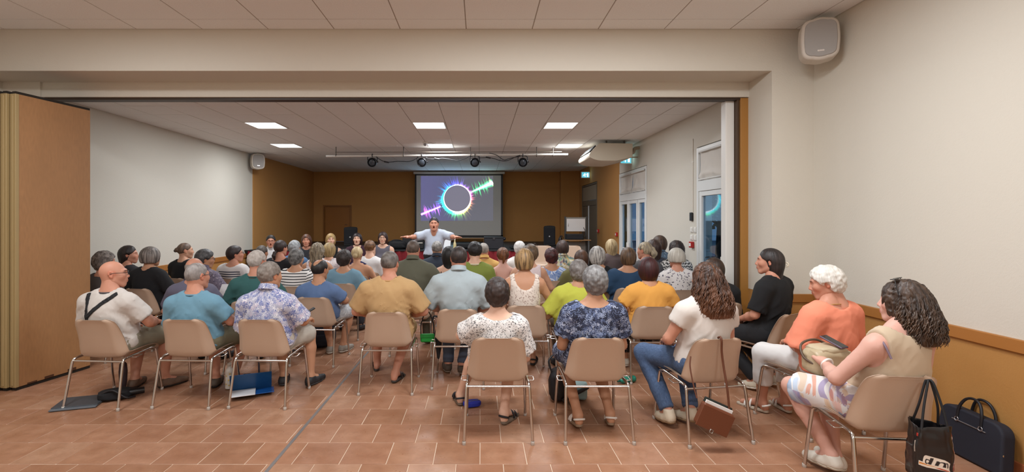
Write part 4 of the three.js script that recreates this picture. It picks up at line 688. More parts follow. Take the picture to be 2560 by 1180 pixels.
function hairMesh(h, cell) {
  const lo = [-0.2, Math.min(-0.2, (h.len ?? 0) - 0.06), -0.135], hi = [0.2, 0.165, 0.235];
  let g = surfaceNets(hairField(h), lo, hi, cell);
  if (h.locks) g = mergeGeometries([g, ...curlLocks(h)].map((q) => { const k = q.index ? q.toNonIndexed() : q; for (const n of Object.keys(k.attributes)) if (n !== 'position' && n !== 'normal') k.deleteAttribute(n); return k; }));
  const a = col(h.c), b = col(h.c2 ?? h.c), seed = h.seed ?? 0, amt = h.mix ?? 0.5, soft = ['short', 'balding', 'spot', 'pixie'].includes(h.s);
  g = chartUV(g.index ? g : mergeVerticesPlain(g), [[0, -0.2, 0.03, 0, 0.2, 0.03, 0.09]]);
  const uv = g.attributes.uv; for (let i = 0; i < uv.count; i++) uv.setXY(i, uv.getX(i) / 0.1414, uv.getY(i) * 2.2);
  return paint(g, (x, y, z) => { const an = Math.atan2(x, z), n = soft ? 0.5 + 0.8 * PN.noise(x * 26 + seed, y * 26, z * 26) + 0.5 * PN.noise(x * 70, y * 50 + seed, z * 70) : 0.5 + 0.9 * PN.noise(an * 7 + seed, y * 7, seed + 2) + 0.6 * PN.noise(an * 19, y * 12, 5 + seed), t = Math.max(0, Math.min(1, n * 2 * amt + (h.tips ? h.tips * sm(0.0, h.len ?? -0.15, y) : 0))); return [a.r + (b.r - a.r) * t, a.g + (b.g - a.g) * t, a.b + (b.b - a.b) * t]; });
}
const HAIR = new THREE.MeshStandardMaterial({ color: '#ffffff', vertexColors: true, roughness: 0.5, map: strandTex, bumpMap: strandTex, bumpScale: 0.002 });
const HAIR_MATTE = new THREE.MeshStandardMaterial({ color: '#ffffff', vertexColors: true, roughness: 0.75, map: strandTex, bumpMap: strandTex, bumpScale: 0.002 });
const SKIN = new THREE.MeshPhysicalMaterial({ color: '#ffffff', vertexColors: true, roughness: 0.5, specularIntensity: 0.6 });

// ------------------------------------------------------------------ printed and woven cloth
const W2 = (n, draw, size) => { const t = canvasTex(n, n, draw); t.repeat.set(1 / size, 1 / size); return t; };
const CLOTH = {};
seedState = 4242;
const wrapDraw = (c, n, x, y, r, f) => { for (const dx of [0, n, -n]) for (const dy of [0, n, -n]) { if (x + dx < -r || x + dx > n + r || y + dy < -r || y + dy > n + r) continue; c.save(); c.translate(x + dx, y + dy); f(); c.restore(); } };
CLOTH.leopard = W2(512, (c, n) => { c.fillStyle = '#d9d3ce'; c.fillRect(0, 0, n, n); for (let k = 0; k < 900; k++) { const x = rr(0, n), y = rr(0, n), a = rr(0, 6.28), L = rr(4, 9), w = rr(2.5, 4.5); wrapDraw(c, n, x, y, 14, () => { c.rotate(a); c.strokeStyle = ['#2b2b30', '#3b3a40', '#5b5250'][k % 3]; c.lineWidth = w; c.lineCap = 'round'; c.beginPath(); c.arc(0, 0, L * 0.7, 0, rr(1.2, 4)); c.stroke(); if (k % 4 === 0) { c.fillStyle = '#b9a698'; c.fillRect(-2, -2, 4, 4); } }); } }, 0.36);
CLOTH.navyFloral = W2(512, (c, n) => { c.fillStyle = '#23273a'; c.fillRect(0, 0, n, n); for (let k = 0; k < 260; k++) { const x = rr(0, n), y = rr(0, n), a = rr(0, 6.28), R = rr(14, 30); const cc = ['#6f7c9c', '#8f9ab4', '#525e80', '#3b4460', '#a7adc0'][k % 5]; wrapDraw(c, n, x, y, 60, () => { c.rotate(a); c.strokeStyle = cc; c.lineWidth = rr(3, 8); c.lineCap = 'round'; for (let p = 0; p < 4; p++) { c.rotate(1.35); c.beginPath(); c.arc(R * 0.6, 0, R * 0.55, 0.4, 2.7); c.stroke(); } }); } }, 0.34);
CLOTH.lilacFloral = W2(512, (c, n) => { c.fillStyle = '#b3b3c4'; c.fillRect(0, 0, n, n); for (let k = 0; k < 300; k++) { const x = rr(0, n), y = rr(0, n), a = rr(0, 6.28); const cc = ['#7f86ad', '#6a76a8', '#d3d3dc', '#c9bccb', '#8f95bb', '#e2e0e4', '#5e69a0'][k % 7]; wrapDraw(c, n, x, y, 60, () => { c.rotate(a); c.fillStyle = cc; for (let p = 0; p < 5; p++) { c.rotate(1.257); c.beginPath(); c.ellipse(rr(10, 16), 0, rr(8, 15), rr(2.5, 5.5), 0, 0, 7); c.fill(); } }); } }, 0.42);
CLOTH.stripes = W2(256, (c, n) => { c.fillStyle = '#efece8'; c.fillRect(0, 0, n, n); c.fillStyle = '#15161c'; c.fillRect(0, 0, n, n * 0.3); }, 0.036);
CLOTH.breton = W2(512, (c, n) => { c.fillStyle = '#d3cdca'; c.fillRect(0, 0, n, n); c.fillStyle = '#1c2238'; for (let k = 0; k < 4; k++) c.fillRect(0, n * (0.26 + 0.055 * k), n, n * 0.022); }, 0.6);
CLOTH.lace = W2(512, (c, n) => { c.fillStyle = '#ded0c3'; c.fillRect(0, 0, n, n); c.strokeStyle = '#8e7064'; c.fillStyle = '#8e7064'; for (let k = 0; k < 150; k++) { const x = rr(0, n), y = rr(0, n), a = rr(0, 6.28); wrapDraw(c, n, x, y, 40, () => { c.rotate(a); c.lineWidth = 3; c.beginPath(); c.ellipse(0, 0, rr(4, 7), rr(10, 17), 0, 0, 7); k % 3 ? c.stroke() : c.fill(); }); } }, 0.3);
CLOTH.tropical = W2(512, (c, n) => { c.fillStyle = '#c9b98e'; c.fillRect(0, 0, n, n); for (let k = 0; k < 130; k++) { const x = rr(0, n), y = rr(0, n), a = rr(0, 6.28); const cc = ['#6f8a78', '#8d9aa6', '#4e5f62', '#d9b467', '#a8b39a', '#7b4a55', '#e3dcc6'][k % 7]; wrapDraw(c, n, x, y, 90, () => { c.rotate(a); c.fillStyle = cc; for (let p = -3; p <= 3; p++) { c.save(); c.rotate(p * 0.28); c.beginPath(); c.ellipse(34, 0, 34, 5, 0, 0, 7); c.fill(); c.restore(); } }); } }, 0.4);
CLOTH.blueWhite = W2(512, (c, n) => { c.fillStyle = '#8ea4cf'; c.fillRect(0, 0, n, n); for (let k = 0; k < 90; k++) { const x = rr(0, n), y = rr(0, n), a = rr(0, 6.28); const cc = ['#e6e9f0', '#5f7fbf', '#c4d0e6', '#dfe4ee', '#7c97cb'][k % 5]; wrapDraw(c, n, x, y, 70, () => { c.rotate(a); c.fillStyle = cc; c.beginPath(); c.moveTo(-40, 0); c.quadraticCurveTo(0, -26, 44, 0); c.quadraticCurveTo(0, 20, -40, 0); c.fill(); }); } }, 0.36);
CLOTH.motifs = W2(512, (c, n) => { c.fillStyle = '#e3dedc'; c.fillRect(0, 0, n, n); for (let k = 0; k < 60; k++) { const x = rr(0, n), y = rr(0, n), a = rr(-0.6, 0.6); wrapDraw(c, n, x, y, 40, () => { c.rotate(a); c.fillStyle = ['#4a4a55', '#6d6a76', '#8a7f8c'][k % 3]; c.beginPath(); c.ellipse(-6, 0, 7, 11, 0.4, 0, 7); c.ellipse(7, 0, 7, 11, -0.4, 0, 7); c.fill(); c.fillRect(-1, 4, 2, 16); }); } }, 0.3);
CLOTH.zigzag = W2(256, (c, n) => { c.fillStyle = '#e2ded8'; c.fillRect(0, 0, n, n); c.strokeStyle = '#1b1c20'; c.lineWidth = 17; for (let r = -1; r < 6; r++) { c.beginPath(); for (let k = 0; k <= 8; k++) c.lineTo(k * n / 8, r * n / 4 + (k & 1 ? n / 8 : 0)); c.stroke(); } }, 0.16);
CLOTH.purplePrint = W2(512, (c, n) => { c.fillStyle = '#6b6272'; c.fillRect(0, 0, n, n); for (let k = 0; k < 240; k++) { const x = rr(0, n), y = rr(0, n), a = rr(0, 6.28); const cc = ['#4e4859', '#8b8290', '#7a6f7e', '#57505f', '#9a939c'][k % 5]; wrapDraw(c, n, x, y, 40, () => { c.rotate(a); c.fillStyle = cc; c.beginPath(); c.ellipse(0, 0, rr(8, 22), rr(4, 10), 0, 0, 7); c.fill(); }); } }, 0.36);
CLOTH.whiteFloral = W2(512, (c, n) => { c.fillStyle = '#e4dcdc'; c.fillRect(0, 0, n, n); for (let k = 0; k < 240; k++) { const x = rr(0, n), y = rr(0, n), a = rr(0, 6.28); const cc = ['#b48a98', '#9a8fb0', '#c9a3a3', '#8891a8'][k % 4]; wrapDraw(c, n, x, y, 30, () => { c.rotate(a); c.fillStyle = cc; c.beginPath(); c.ellipse(0, 0, 11, 5, 0, 0, 7); c.fill(); }); } }, 0.28);
CLOTH.denimPatch = W2(512, (c, n) => { c.fillStyle = '#62788f'; c.fillRect(0, 0, n, n); for (let k = 0; k < 26; k++) { const x = rr(0, n), y = rr(0, n); const cc = ['#c58aa0', '#8fa8c0', '#b0a0bb', '#7f95ad'][k % 4]; wrapDraw(c, n, x, y, 40, () => { c.fillStyle = cc; for (let p = 0; p < 5; p++) { c.rotate(1.257); c.beginPath(); c.ellipse(12, 0, 12, 8, 0, 0, 7); c.fill(); } }); } }, 0.4);
CLOTH.pinkStripe = W2(256, (c, n) => { c.fillStyle = '#dcc3c4'; c.fillRect(0, 0, n, n); c.fillStyle = '#e6d8d8'; for (let k = 0; k < 6; k++) c.fillRect(n * k / 6, 0, n * 0.09, n); }, 0.12);
CLOTH.skirt = W2(512, (c, n) => { c.fillStyle = '#dcd8d6'; c.fillRect(0, 0, n, n); for (let k = 0; k < 70; k++) { const x = rr(0, n), y = rr(0, n); const cc = ['#7f9cc4', '#d9876a', '#8b7aa8', '#d8b898', '#e3b9ae', '#a9bfdb', '#ecebea'][k % 7]; wrapDraw(c, n, x, y, 130, () => { c.rotate(-0.5); c.globalAlpha = 0.62; c.strokeStyle = cc; c.lineWidth = rr(16, 44); c.lineCap = 'round'; c.beginPath(); c.moveTo(-50, 0); c.bezierCurveTo(-20, rr(-60, 40), 20, rr(-40, 60), 60, rr(-25, 25)); c.stroke(); }); } }, 0.62);
CLOTH.denim = W2(256, (c, n) => { c.fillStyle = '#4a5f80'; c.fillRect(0, 0, n, n); for (let k = 0; k < 1500; k++) { c.fillStyle = ['rgba(120,140,170,0.25)', 'rgba(30,40,65,0.25)'][k & 1]; c.fillRect(rr(0, n), rr(0, n), 2, rr(4, 20)); } }, 0.2);
CLOTH.paleWash = W2(256, (c, n) => { c.fillStyle = '#b9bcc0'; c.fillRect(0, 0, n, n); for (let k = 0; k < 200; k++) { c.fillStyle = ['rgba(230,230,232,0.4)', 'rgba(140,145,150,0.3)'][k & 1]; c.beginPath(); c.ellipse(rr(0, n), rr(0, n), rr(5, 20), rr(3, 9), rr(0, 3), 0, 7); c.fill(); } }, 0.3);
CLOTH.darkFloral = W2(256, (c, n) => { c.fillStyle = '#17171b'; c.fillRect(0, 0, n, n); for (let k = 0; k < 50; k++) { c.fillStyle = ['#c9c2b4', '#8a7f74', '#5a544f'][k % 3]; c.beginPath(); c.ellipse(rr(0, n), rr(0, n), rr(4, 12), rr(2, 5), rr(0, 3), 0, 7); c.fill(); } }, 0.25);
const weaveTex = dataTex(64, (u, v, i, j) => 0.5 + 0.35 * Math.sin(i * 1.57) * Math.sin(j * 1.57) + 0.2 * tn(u, v, 20, 2));
const clothCache = {};
function cloth(spec, rough = 0.88) {
  return clothCache[spec] ??= CLOTH[spec] ? new THREE.MeshStandardMaterial({ color: '#ffffff', roughness: rough, map: CLOTH[spec], bumpMap: rep(weaveTex, 70), bumpScale: 0.0003 })
    : new THREE.MeshStandardMaterial({ color: col(spec), roughness: rough, bumpMap: rep(weaveTex, 90), bumpScale: 0.0003 });
}

// ------------------------------------------------------------------ people
const SK = { fair: '#d9ad94', mid: '#cd9c80', tan: '#bd8b6c', red: '#c98f76', deep: '#a8734f', pink: '#d3a392' };
const mirrorX = (g) => { g.scale(-1, 1, 1); if (g.index) { const a = g.index.array; for (let i = 0; i < a.length; i += 3) { const t = a[i]; a[i] = a[i + 1]; a[i + 1] = t; } } return g; };
function bounds(P, pad) { const lo = [9, 9, 9], hi = [-9, -9, -9]; for (const p of P) { const pts = p.t ? [[p.x - p.dx, p.y - p.dy, p.z - p.dz], [p.x + p.dx, p.y + p.dy, p.z + p.dz]] : [[p.x, p.y, p.z, p.ra], [p.x + p.dx, p.y + p.dy, p.z + p.dz, p.rb]]; for (const q of pts) for (let i = 0; i < 3; i++) { lo[i] = Math.min(lo[i], q[i] - (q[3] ?? 0) - pad); hi[i] = Math.max(hi[i], q[i] + (q[3] ?? 0) + pad); } } return [lo, hi]; }
const lerp3 = (a, b, t) => [a[0] + (b[0] - a[0]) * t, a[1] + (b[1] - a[1]) * t, a[2] + (b[2] - a[2]) * t];
const sub3 = (a, b) => [a[0] - b[0], a[1] - b[1], a[2] - b[2]];
const unit3 = (a) => { const l = Math.hypot(...a); return a.map((v) => v / l); };
// a tube of cloth along a limb, cut square at the end
function sleeve(a, b, ra, rb, f) { const e = lerp3(a, b, f), u = unit3(sub3(b, a)), p = C(a, lerp3(a, b, f + 0.25), ra, ra + (rb - ra) * (f + 0.25)); const P = [p]; return { P, cut: (x, y, z) => (x - e[0]) * u[0] + (y - e[1]) * u[1] + (z - e[2]) * u[2] }; }
const peopleLog = [];
function person(s) {
  const male = !!s.m, hd = s.hair, tH = hd ? (hd.topT ?? (hd.t ?? 0.014) * 0.95 + (hd.s === 'pixie' ? 0.006 : 0)) : 0;
  const hs = s.hs ?? 1, near = s.d < 4.7, mid = s.d < 6.0;
  const ht = EYE - (s.top - 550) * s.d / FOC, hz = s.hz ?? 0.03, yaw = rad(s.yaw ?? 0);          // yaw > 0 turns to the right
  const Hy = ht - (0.111 + tH) * hs, hx = s.hx ?? 0;
  const g = s.g ?? 1, w = s.w ?? (male ? 0.19 : 0.168), stand = !!s.stand;
  const sy = Hy - (male ? 0.243 : 0.232) * hs + (s.shy ?? 0), nb = Hy - 0.178 * hs, zs = hz + (s.back ?? 0.045), PY = stand ? 0.97 : 0.55, pz = stand ? zs - 0.02 : 0.02, wy = PY + (sy - PY) * 0.42;
  const tone = col(SK[s.skin ?? 'mid']);
  const o = new THREE.Group(); o.name = numbered('person'); scene.add(o); tag(o, s.label, 'person', s.group);
  const head = at(s.px, s.top, s.d), off = V(hx, 0, hz).applyAxisAngle(V(0, 1, 0), -yaw);
  o.position.set(head.x - off.x, 0, -s.d - off.z); o.rotation.y = -yaw;
  // skeleton
  const ga = Math.sqrt(g), sh = [], el = [], wr = [], fd = [];
  [-1, 1].forEach((sd, i) => {
    sh[i] = [sd * (w - 0.005), sy - 0.022, zs];
    const pose = (i ? s.armR : s.armL) ?? s.pose ?? 'lap', lean = s.elbow ?? 0;
    const T = {
      lap: [[sd * (w + 0.05 + lean), sy - 0.27, zs - 0.055], [sd * 0.08, Math.max(0.655, PY + 0.1), zs - 0.29], [-sd * 0.45, -0.25, -0.85]],
      cross: [[sd * (w + 0.055 + lean), sy - 0.25, zs - 0.10], [-sd * 0.05, sy - 0.235 - 0.02 * sd, zs - 0.255], [-sd, 0.05, -0.15]],
      thigh: [[sd * (w + 0.075 + lean), sy - 0.265, zs - 0.07], [sd * 0.13, 0.668, zs - 0.30], [-sd * 0.1, -0.25, -1]],
      wide: [[sd * (w + 0.12 + lean), sy - 0.235, zs - 0.05], [sd * 0.09, 0.668, zs - 0.29], [-sd * 0.5, -0.25, -0.85]],
    };
    const q = Array.isArray(pose) ? pose : T[pose]; el[i] = q[0]; wr[i] = q[1]; fd[i] = unit3(q[2]);
  });
  const hip = [], kn = [], an = [], toe = [];
  [-1, 1].forEach((sd, i) => {
    const L = (i ? s.legR : s.legL) ?? {};
    if (stand) { hip[i] = [sd * 0.09, PY - 0.05, pz]; kn[i] = [sd * 0.11, 0.50, pz - 0.02]; an[i] = [sd * 0.12, 0.085, pz + 0.03]; toe[i] = [sd * 0.14, 0.028, pz - 0.13]; return; }
    hip[i] = [sd * 0.092, 0.54, 0.0]; kn[i] = [sd * (L.kx ?? 0.125), L.ky ?? 0.505, L.kz ?? -0.43];
    an[i] = [sd * (L.ax ?? 0.13), L.ay ?? 0.085, L.az ?? -0.36]; const td = L.toe ?? [sd * 0.05, -0.055, -0.165]; toe[i] = [an[i][0] + td[0], an[i][1] + td[1], an[i][2] + td[2]];
  });
  // the body as one field
  const torso = [
    E([0, sy - 0.135, zs - 0.006], [(w - 0.022) * (0.9 + 0.1 * g), 0.21, 0.103 * g], 0.05), C([-w + 0.035, sy - 0.012, zs], [w - 0.035, sy - 0.012, zs], 0.056, 0.056, 0.06),
    C([-0.02, nb + 0.03, zs - 0.012], [-w * 0.8, sy + 0.004, zs], 0.036, 0.046, 0.05), C([0.02, nb + 0.03, zs - 0.012], [w * 0.8, sy + 0.004, zs], 0.036, 0.046, 0.05),
    E([0, wy, (pz + zs) / 2 - 0.012 * g], [0.132 * g, 0.18, 0.106 * g], 0.06), C([-0.08, PY + 0.015, pz], [0.08, PY + 0.015, pz], 0.118 * ga, 0.118 * ga, 0.07),
  ];
  if (!male) torso.push(E([0.075, sy - 0.20, zs - 0.085 * g], [0.062, 0.06, 0.05], 0.05), E([-0.075, sy - 0.20, zs - 0.085 * g], [0.062, 0.06, 0.05], 0.05));
  else if (g > 1.05) torso.push(E([0, wy - 0.02, pz - 0.07 * g], [0.115, 0.13, 0.08 * g], 0.06));
  const neck = [C([0, nb - 0.03, zs - 0.012], [hx, Hy - 0.07, hz + 0.022], male ? 0.063 : 0.054, male ? 0.058 : 0.049, 0.05)];
  const ra = (male ? 0.051 : 0.047) * ga, limbs = [];
  for (const i of [0, 1]) {
    limbs.push(C(sh[i], el[i], ra * 1.08, ra * 0.82, 0.035), C(el[i], lerp3(el[i], wr[i], 0.35), ra * 0.80, ra * 0.84, 0.02), C(lerp3(el[i], wr[i], 0.35), wr[i], ra * 0.84, 0.027, 0.02));
    limbs.push(C(hip[i], kn[i], 0.086 * ga, 0.060 * ga, 0.04), C(kn[i], lerp3(kn[i], an[i], 0.35), 0.054 * ga, 0.056 * ga, 0.02), C(lerp3(kn[i], an[i], 0.35), an[i], 0.056 * ga, 0.034, 0.02));
    limbs.push(C([an[i][0], an[i][1] - 0.03, an[i][2] + 0.02], [an[i][0], an[i][1] - 0.045, an[i][2] + 0.03], 0.034, 0.033, 0.02), C(an[i], toe[i], 0.036, 0.024, 0.03));
  }
  const all = [...torso, ...neck, ...limbs], cellB = near ? 0.018 : mid ? 0.021 : 0.028;
  const [lo, hi] = bounds(all, 0.03);
  const bodyG = paint(surfaceNets((x, y, z) => evalPrims(all, x, y, z), lo, hi, cellB), () => [1, 1, 1]);
  const HM = new THREE.Matrix4().makeTranslation(hx, Hy, hz).multiply(new THREE.Matrix4().makeRotationY(-rad(s.hy ?? 0))).multiply(new THREE.Matrix4().makeRotationX(rad(s.hp ?? 0))).multiply(new THREE.Matrix4().makeRotationZ(rad(s.roll ?? 0))).multiply(new THREE.Matrix4().makeScale(hs, hs, hs));
  const parts = [bodyG, xf(headGeo(male, s.mouth ?? 0, near ? 0.0052 : mid ? 0.007 : s.face ? 0.0056 : 0.0105).clone(), HM)];
  [0, 1].forEach((i) => {
    const hg = handGeo(s.hand ?? 'relaxed', near ? 0.0045 : s.stand ? 0.006 : 0.0095); if (!i) mirrorX(hg);
    const f = V(...fd[i]), up = V(...((i ? s.upR : s.upL) ?? [0, 1, 0.15])); const zA = f.clone().negate(), xA = up.clone().cross(zA).normalize(), yA = zA.clone().cross(xA);
    hg.computeVertexNormals(); parts.push(xf(hg, new THREE.Matrix4().makeBasis(xA, yA, zA).setPosition(...wr[i])));
  });
  const body = mergeBody(parts), bc = body.attributes.color; for (let i = 0; i < bc.count; i++) bc.setXYZ(i, bc.getX(i) * tone.r, bc.getY(i) * tone.g, bc.getZ(i) * tone.b);
  mesh('body', body, SKIN, o);
  // hair
  if (hd) { const hm = mesh('hair', hairMesh({ seed: (s.px % 97) * 1.37, ...hd }, near ? 0.006 : mid ? 0.0078 : 0.0102), hd.matte ? HAIR_MATTE : HAIR, o); hm.applyMatrix4(HM); }
  // shirt
  const cellC = near ? 0.0138 : mid ? 0.017 : 0.024, bones = [[0, PY - 0.1, pz, 0, sy + 0.05, zs, 0.17]];
  for (const i of [0, 1]) bones.push([...sh[i], ...el[i], 0.055], [...el[i], ...wr[i], 0.045], [...hip[i], ...kn[i], 0.08], [...kn[i], ...an[i], 0.06]);
  const t = s.shirt, ease = t.ease ?? 0.016, sd0 = (s.px % 53) * 0.7, fold = t.fold ?? 0.006;
  const folds = (x, y, z) => {
    const ax = Math.abs(x) / w, q = PN.noise(x * 4 + sd0, y * 15 + ax * 3.2 + 2 * PN.noise(x * 5, y * 5, sd0), z * 4), r = 1 - Math.abs(q) * 2.2, b = PN.noise(x * 9, y * 8 + sd0, z * 9);
    const e2 = 1 - Math.abs(PN.noise(x * 7 + sd0, y * 17 - ax * 5, z * 6 + 4)) * 2.2; return fold * (1.5 * Math.max(0, r) ** 3 * (0.4 + 0.6 * sm(sy - 0.10, wy, y)) + 0.3 * Math.max(0, e2) ** 3 - 0.6 * b);
  };
  const slv = t.slv ?? 0.55, sleeves = [];
  if (slv > 0) for (const i of [0, 1]) {
    sleeves.push(sleeve(sh[i], el[i], ra * 1.12 + ease + 0.004, ra * 0.95 + ease + (t.flare ?? 0.010), Math.min(1, slv)));
    if (slv > 1) { sleeves[sleeves.length - 1].cut = () => -1; sleeves.push(sleeve(el[i], wr[i], ra * 0.92 + ease, 0.036 + ease * 0.8, slv - 1)); }
  }
  const nk = { crew: [0, nb + 0.052, zs - 0.016, 0.086, 0.086, 0.09], scoop: [0, nb + 0.06, zs - 0.01, 0.115, 0.112, 0.125], wide: [0, nb + 0.055, zs, 0.15, 0.092, 0.14], deep: [0, nb + 0.03, zs + 0.04, 0.105, 0.165, 0.16], boat: [0, nb + 0.05, zs, 0.125, 0.08, 0.12], collar: [0, nb + 0.115, zs - 0.022, 0.070, 0.082, 0.076], halter: [0, sy + 0.0, zs + 0.09, 0.19, 0.12, 0.13], strap: [0, sy + 0.02, zs + 0.03, 0.25, 0.115, 0.2] }[t.neck ?? 'crew'];
  const hem = t.hem ?? (stand ? PY - 0.06 : 0.49);
  const shirtF = (x, y, z) => {
    let d = evalPrims(torso, x, y, z, ease);
    for (const v of sleeves) d = smin(d, smax(evalPrims(v.P, x, y, z), v.cut(x, y, z), 0.006), 0.035);
    if (Math.abs(d) < 0.06) d -= folds(x, y, z);
    d = smax(d, -ell(x, y, z, ...nk), 0.006);
    if (slv <= 0) d = smax(d, -ell(Math.abs(x), y, z, w + (t.arm ?? 0.045), sy - 0.02, zs, 0.075, 0.15, 0.16), 0.008);
    d = smax(d, hem - y, 0.006);
    return d;
  };
  { const P = [...torso, ...sleeves.flatMap((v) => v.P)], [a, b] = bounds(P, ease + 0.03); mesh(t.name ?? 'shirt', chartUV(surfaceNets(shirtF, a, b, cellC), bones), cloth(t.c, t.rough), o); }
  if (t.straps) { const st = []; for (const x of t.straps) st.push(tube([V(x, sy - 0.13, zs + 0.115 * g), V(x, sy - 0.05, zs + 0.098), V(x * 0.98, sy + 0.038, zs + 0.03), V(x * 0.98, sy + 0.045, zs - 0.02), V(x, sy - 0.03, zs - 0.09)], 0.006, 24, 6)); mesh('strap', merge(st), cloth(t.strapC ?? t.c), o); }
  if (t.neck === 'collar') {
    const r0 = male ? 0.070 : 0.062, cg = lathe([[r0 + 0.002, -0.012], [r0 - 0.001, 0.040], [r0 + 0.0015, 0.0445], [r0 + 0.005, 0.042], [r0 + 0.016, -0.002], [r0 + 0.014, -0.008], [r0 + 0.009, -0.008], [r0 + 0.002, -0.012]], 40);
    cg.scale(1, 1, 1.06); cg.rotateX(-0.30); cg.translate(hx * 0.5, nb + 0.052, zs - 0.008); mesh('collar', chartUV(cg, [[0, nb, zs, 0, nb + 0.1, zs, 0.08]]), cloth(t.c, t.rough), o);
  }
  if (t.trim) { const ring = []; for (let k = 0; k <= 24; k++) { const a = k / 24 * 2 * Math.PI; ring.push(V(0.079 * Math.cos(a), nb + 0.012 - 0.02 * Math.max(0, -Math.sin(a)) , zs - 0.014 + 0.08 * Math.sin(a))); } mesh('neck_band', tube(ring, 0.009, 48, 6, true), cloth(t.trim), o); }
  // trousers, shorts or skirt, shoes
  const b = s.bot ?? { c: '#34373f', len: 1 }, be = b.ease ?? 0.011, hips = [C([-0.085, PY + 0.01, pz], [0.085, PY + 0.01, pz], 0.122 * ga, 0.122 * ga, 0.06), E([0, PY + 0.06, pz - 0.01], [0.135 * g, 0.09, 0.108 * g], 0.05)], legs = [];
  const lenU = Math.min(1, b.len ?? 1) ;
  for (const i of [0, 1]) {
    if (b.skirt) { legs.push(sleeve(hip[i], kn[i], 0.092 * ga + be, 0.075 * ga + be, b.len ?? 0.9)); legs.push({ P: [C([0, 0.545, -0.02], [0, 0.52, -0.34], 0.072, 0.06)], cut: legs[legs.length - 1].cut }); continue; }
    if (b.shorts) legs.push(sleeve(hip[i], kn[i], 0.090 * ga + be, 0.068 * ga + be + 0.008, b.shorts));
    else { const f = sleeve(hip[i], kn[i], 0.089 * ga + be, 0.063 * ga + be, 1); f.cut = () => -1; f.P[0] = C(hip[i], kn[i], 0.089 * ga + be, 0.063 * ga + be); legs.push(f, sleeve(kn[i], an[i], 0.062 * ga + be, (b.hemR ?? 0.046) + be, b.len ?? 0.97)); }
  }
  const botF = (x, y, z) => {
    let d = evalPrims(hips, x, y, z, be);
    for (const v of legs) d = smin(d, smax(evalPrims(v.P, x, y, z), v.cut(x, y, z), 0.006), b.skirt ? 0.05 : 0.03);
    if (Math.abs(d) < 0.05) d -= 0.005 * PN.noise(x * 12 + sd0, y * 12, z * 7) + 0.004 * Math.max(0, 1 - 2.4 * Math.abs(PN.noise(x * 8, y * 8 + sd0, z * 16))) ** 2;
    return smax(d, y - (PY + 0.11), 0.008);
  };
  { const P = [...hips, ...legs.flatMap((v) => v.P)], [a, c] = bounds(P, 0.03); mesh(b.skirt ? 'skirt' : b.shorts ? 'shorts' : 'trousers', chartUV(surfaceNets(botF, a, c, near ? 0.015 : mid ? 0.021 : 0.032), bones), cloth(b.c), o); }
  const shoe = s.shoe ?? { c: '#2a2a2d' };
  for (const i of [0, 1]) {
    const a = an[i], q = toe[i], heel = [a[0] * 1, a[1] - 0.045, a[2] + 0.035], fwd = unit3(sub3(q, heel)), upv = [0, 1, 0], ball = lerp3(heel, q, 0.72), tip = lerp3(heel, q, 1.1);
    if (shoe.sandal) {                                          // sole and straps around the bare foot
      const sl = [C([heel[0], heel[1] - 0.030, heel[2]], [ball[0], ball[1] - 0.026, ball[2]], 0.030, 0.036, 0.01), C([ball[0], ball[1] - 0.026, ball[2]], [tip[0], tip[1] - 0.018, tip[2]], 0.036, 0.028, 0.01)];
      const nrm = unit3([-(fwd[1]) * fwd[0], 1 - fwd[1] * fwd[1], -(fwd[1]) * fwd[2]]), base = [heel[0], heel[1] - 0.022, heel[2]];
      const [l2, h2] = bounds(sl, 0.02);
      mesh('sole', surfaceNets((x, y, z) => smax(evalPrims(sl, x, y, z), Math.abs((x - base[0]) * nrm[0] + (y - base[1]) * nrm[1] + (z - base[2]) * nrm[2]) - 0.012, 0.004), l2, h2, 0.006), M(shoe.sole ?? '#8a7560', 0.7), o);
      const right = unit3([-fwd[2], 0, fwd[0]]), strapAt = (f, r, h) => { const c = lerp3(heel, q, f), pts = []; for (let k = 0; k <= 10; k++) { const an2 = Math.PI * k / 10; pts.push(V(c[0] + right[0] * r * Math.cos(an2), c[1] - 0.012 + h * Math.sin(an2), c[2] + right[2] * r * Math.cos(an2))); } return tube(pts, 0.009, 20, 6); };
      const hb = []; for (let k = 0; k <= 12; k++) { const an2 = Math.PI * k / 12; hb.push(V(heel[0] + right[0] * 0.040 * Math.cos(an2) - fwd[0] * 0.036 * Math.sin(an2), heel[1] + 0.022 + 0.014 * Math.sin(an2), heel[2] + right[2] * 0.040 * Math.cos(an2) - fwd[2] * 0.036 * Math.sin(an2))); }
      const list = [strapAt(0.78, 0.037, 0.042), strapAt(0.55, 0.038, 0.058)]; if (shoe.sandal !== 'mule') list.push(tube(hb, 0.0085, 24, 6));
      for (const st of list) mesh('sandal_strap', st, M(shoe.c, 0.5), o);
    } else {
      const up = [C([heel[0], heel[1] + 0.012, heel[2] - 0.005], lerp3(heel, q, 0.35), 0.037, 0.041, 0.02), C(lerp3(heel, q, 0.3), ball, 0.039, 0.036, 0.02), C(ball, tip, 0.036, 0.026, 0.02), C(heel, [a[0], a[1] + (shoe.high ?? 0.0), a[2]], 0.036, 0.041, 0.02)];
      const nrm = unit3([-(fwd[1]) * fwd[0], 1 - fwd[1] * fwd[1], -(fwd[1]) * fwd[2]]), plane = (x, y, z) => (x - heel[0]) * nrm[0] + (y - heel[1]) * nrm[1] + (z - heel[2]) * nrm[2];
      const [l2, h2] = bounds(up, 0.03), cs = near ? 0.0095 : mid ? 0.011 : 0.02;
      const sh0 = mesh('shoe', surfaceNets((x, y, z) => smax(smax(evalPrims(up, x, y, z, 0.003), -0.018 - plane(x, y, z), 0.004), y - a[1] - (shoe.high ?? 0.0) - 0.008, 0.006), l2, h2, cs), M(shoe.c, 0.6), o);
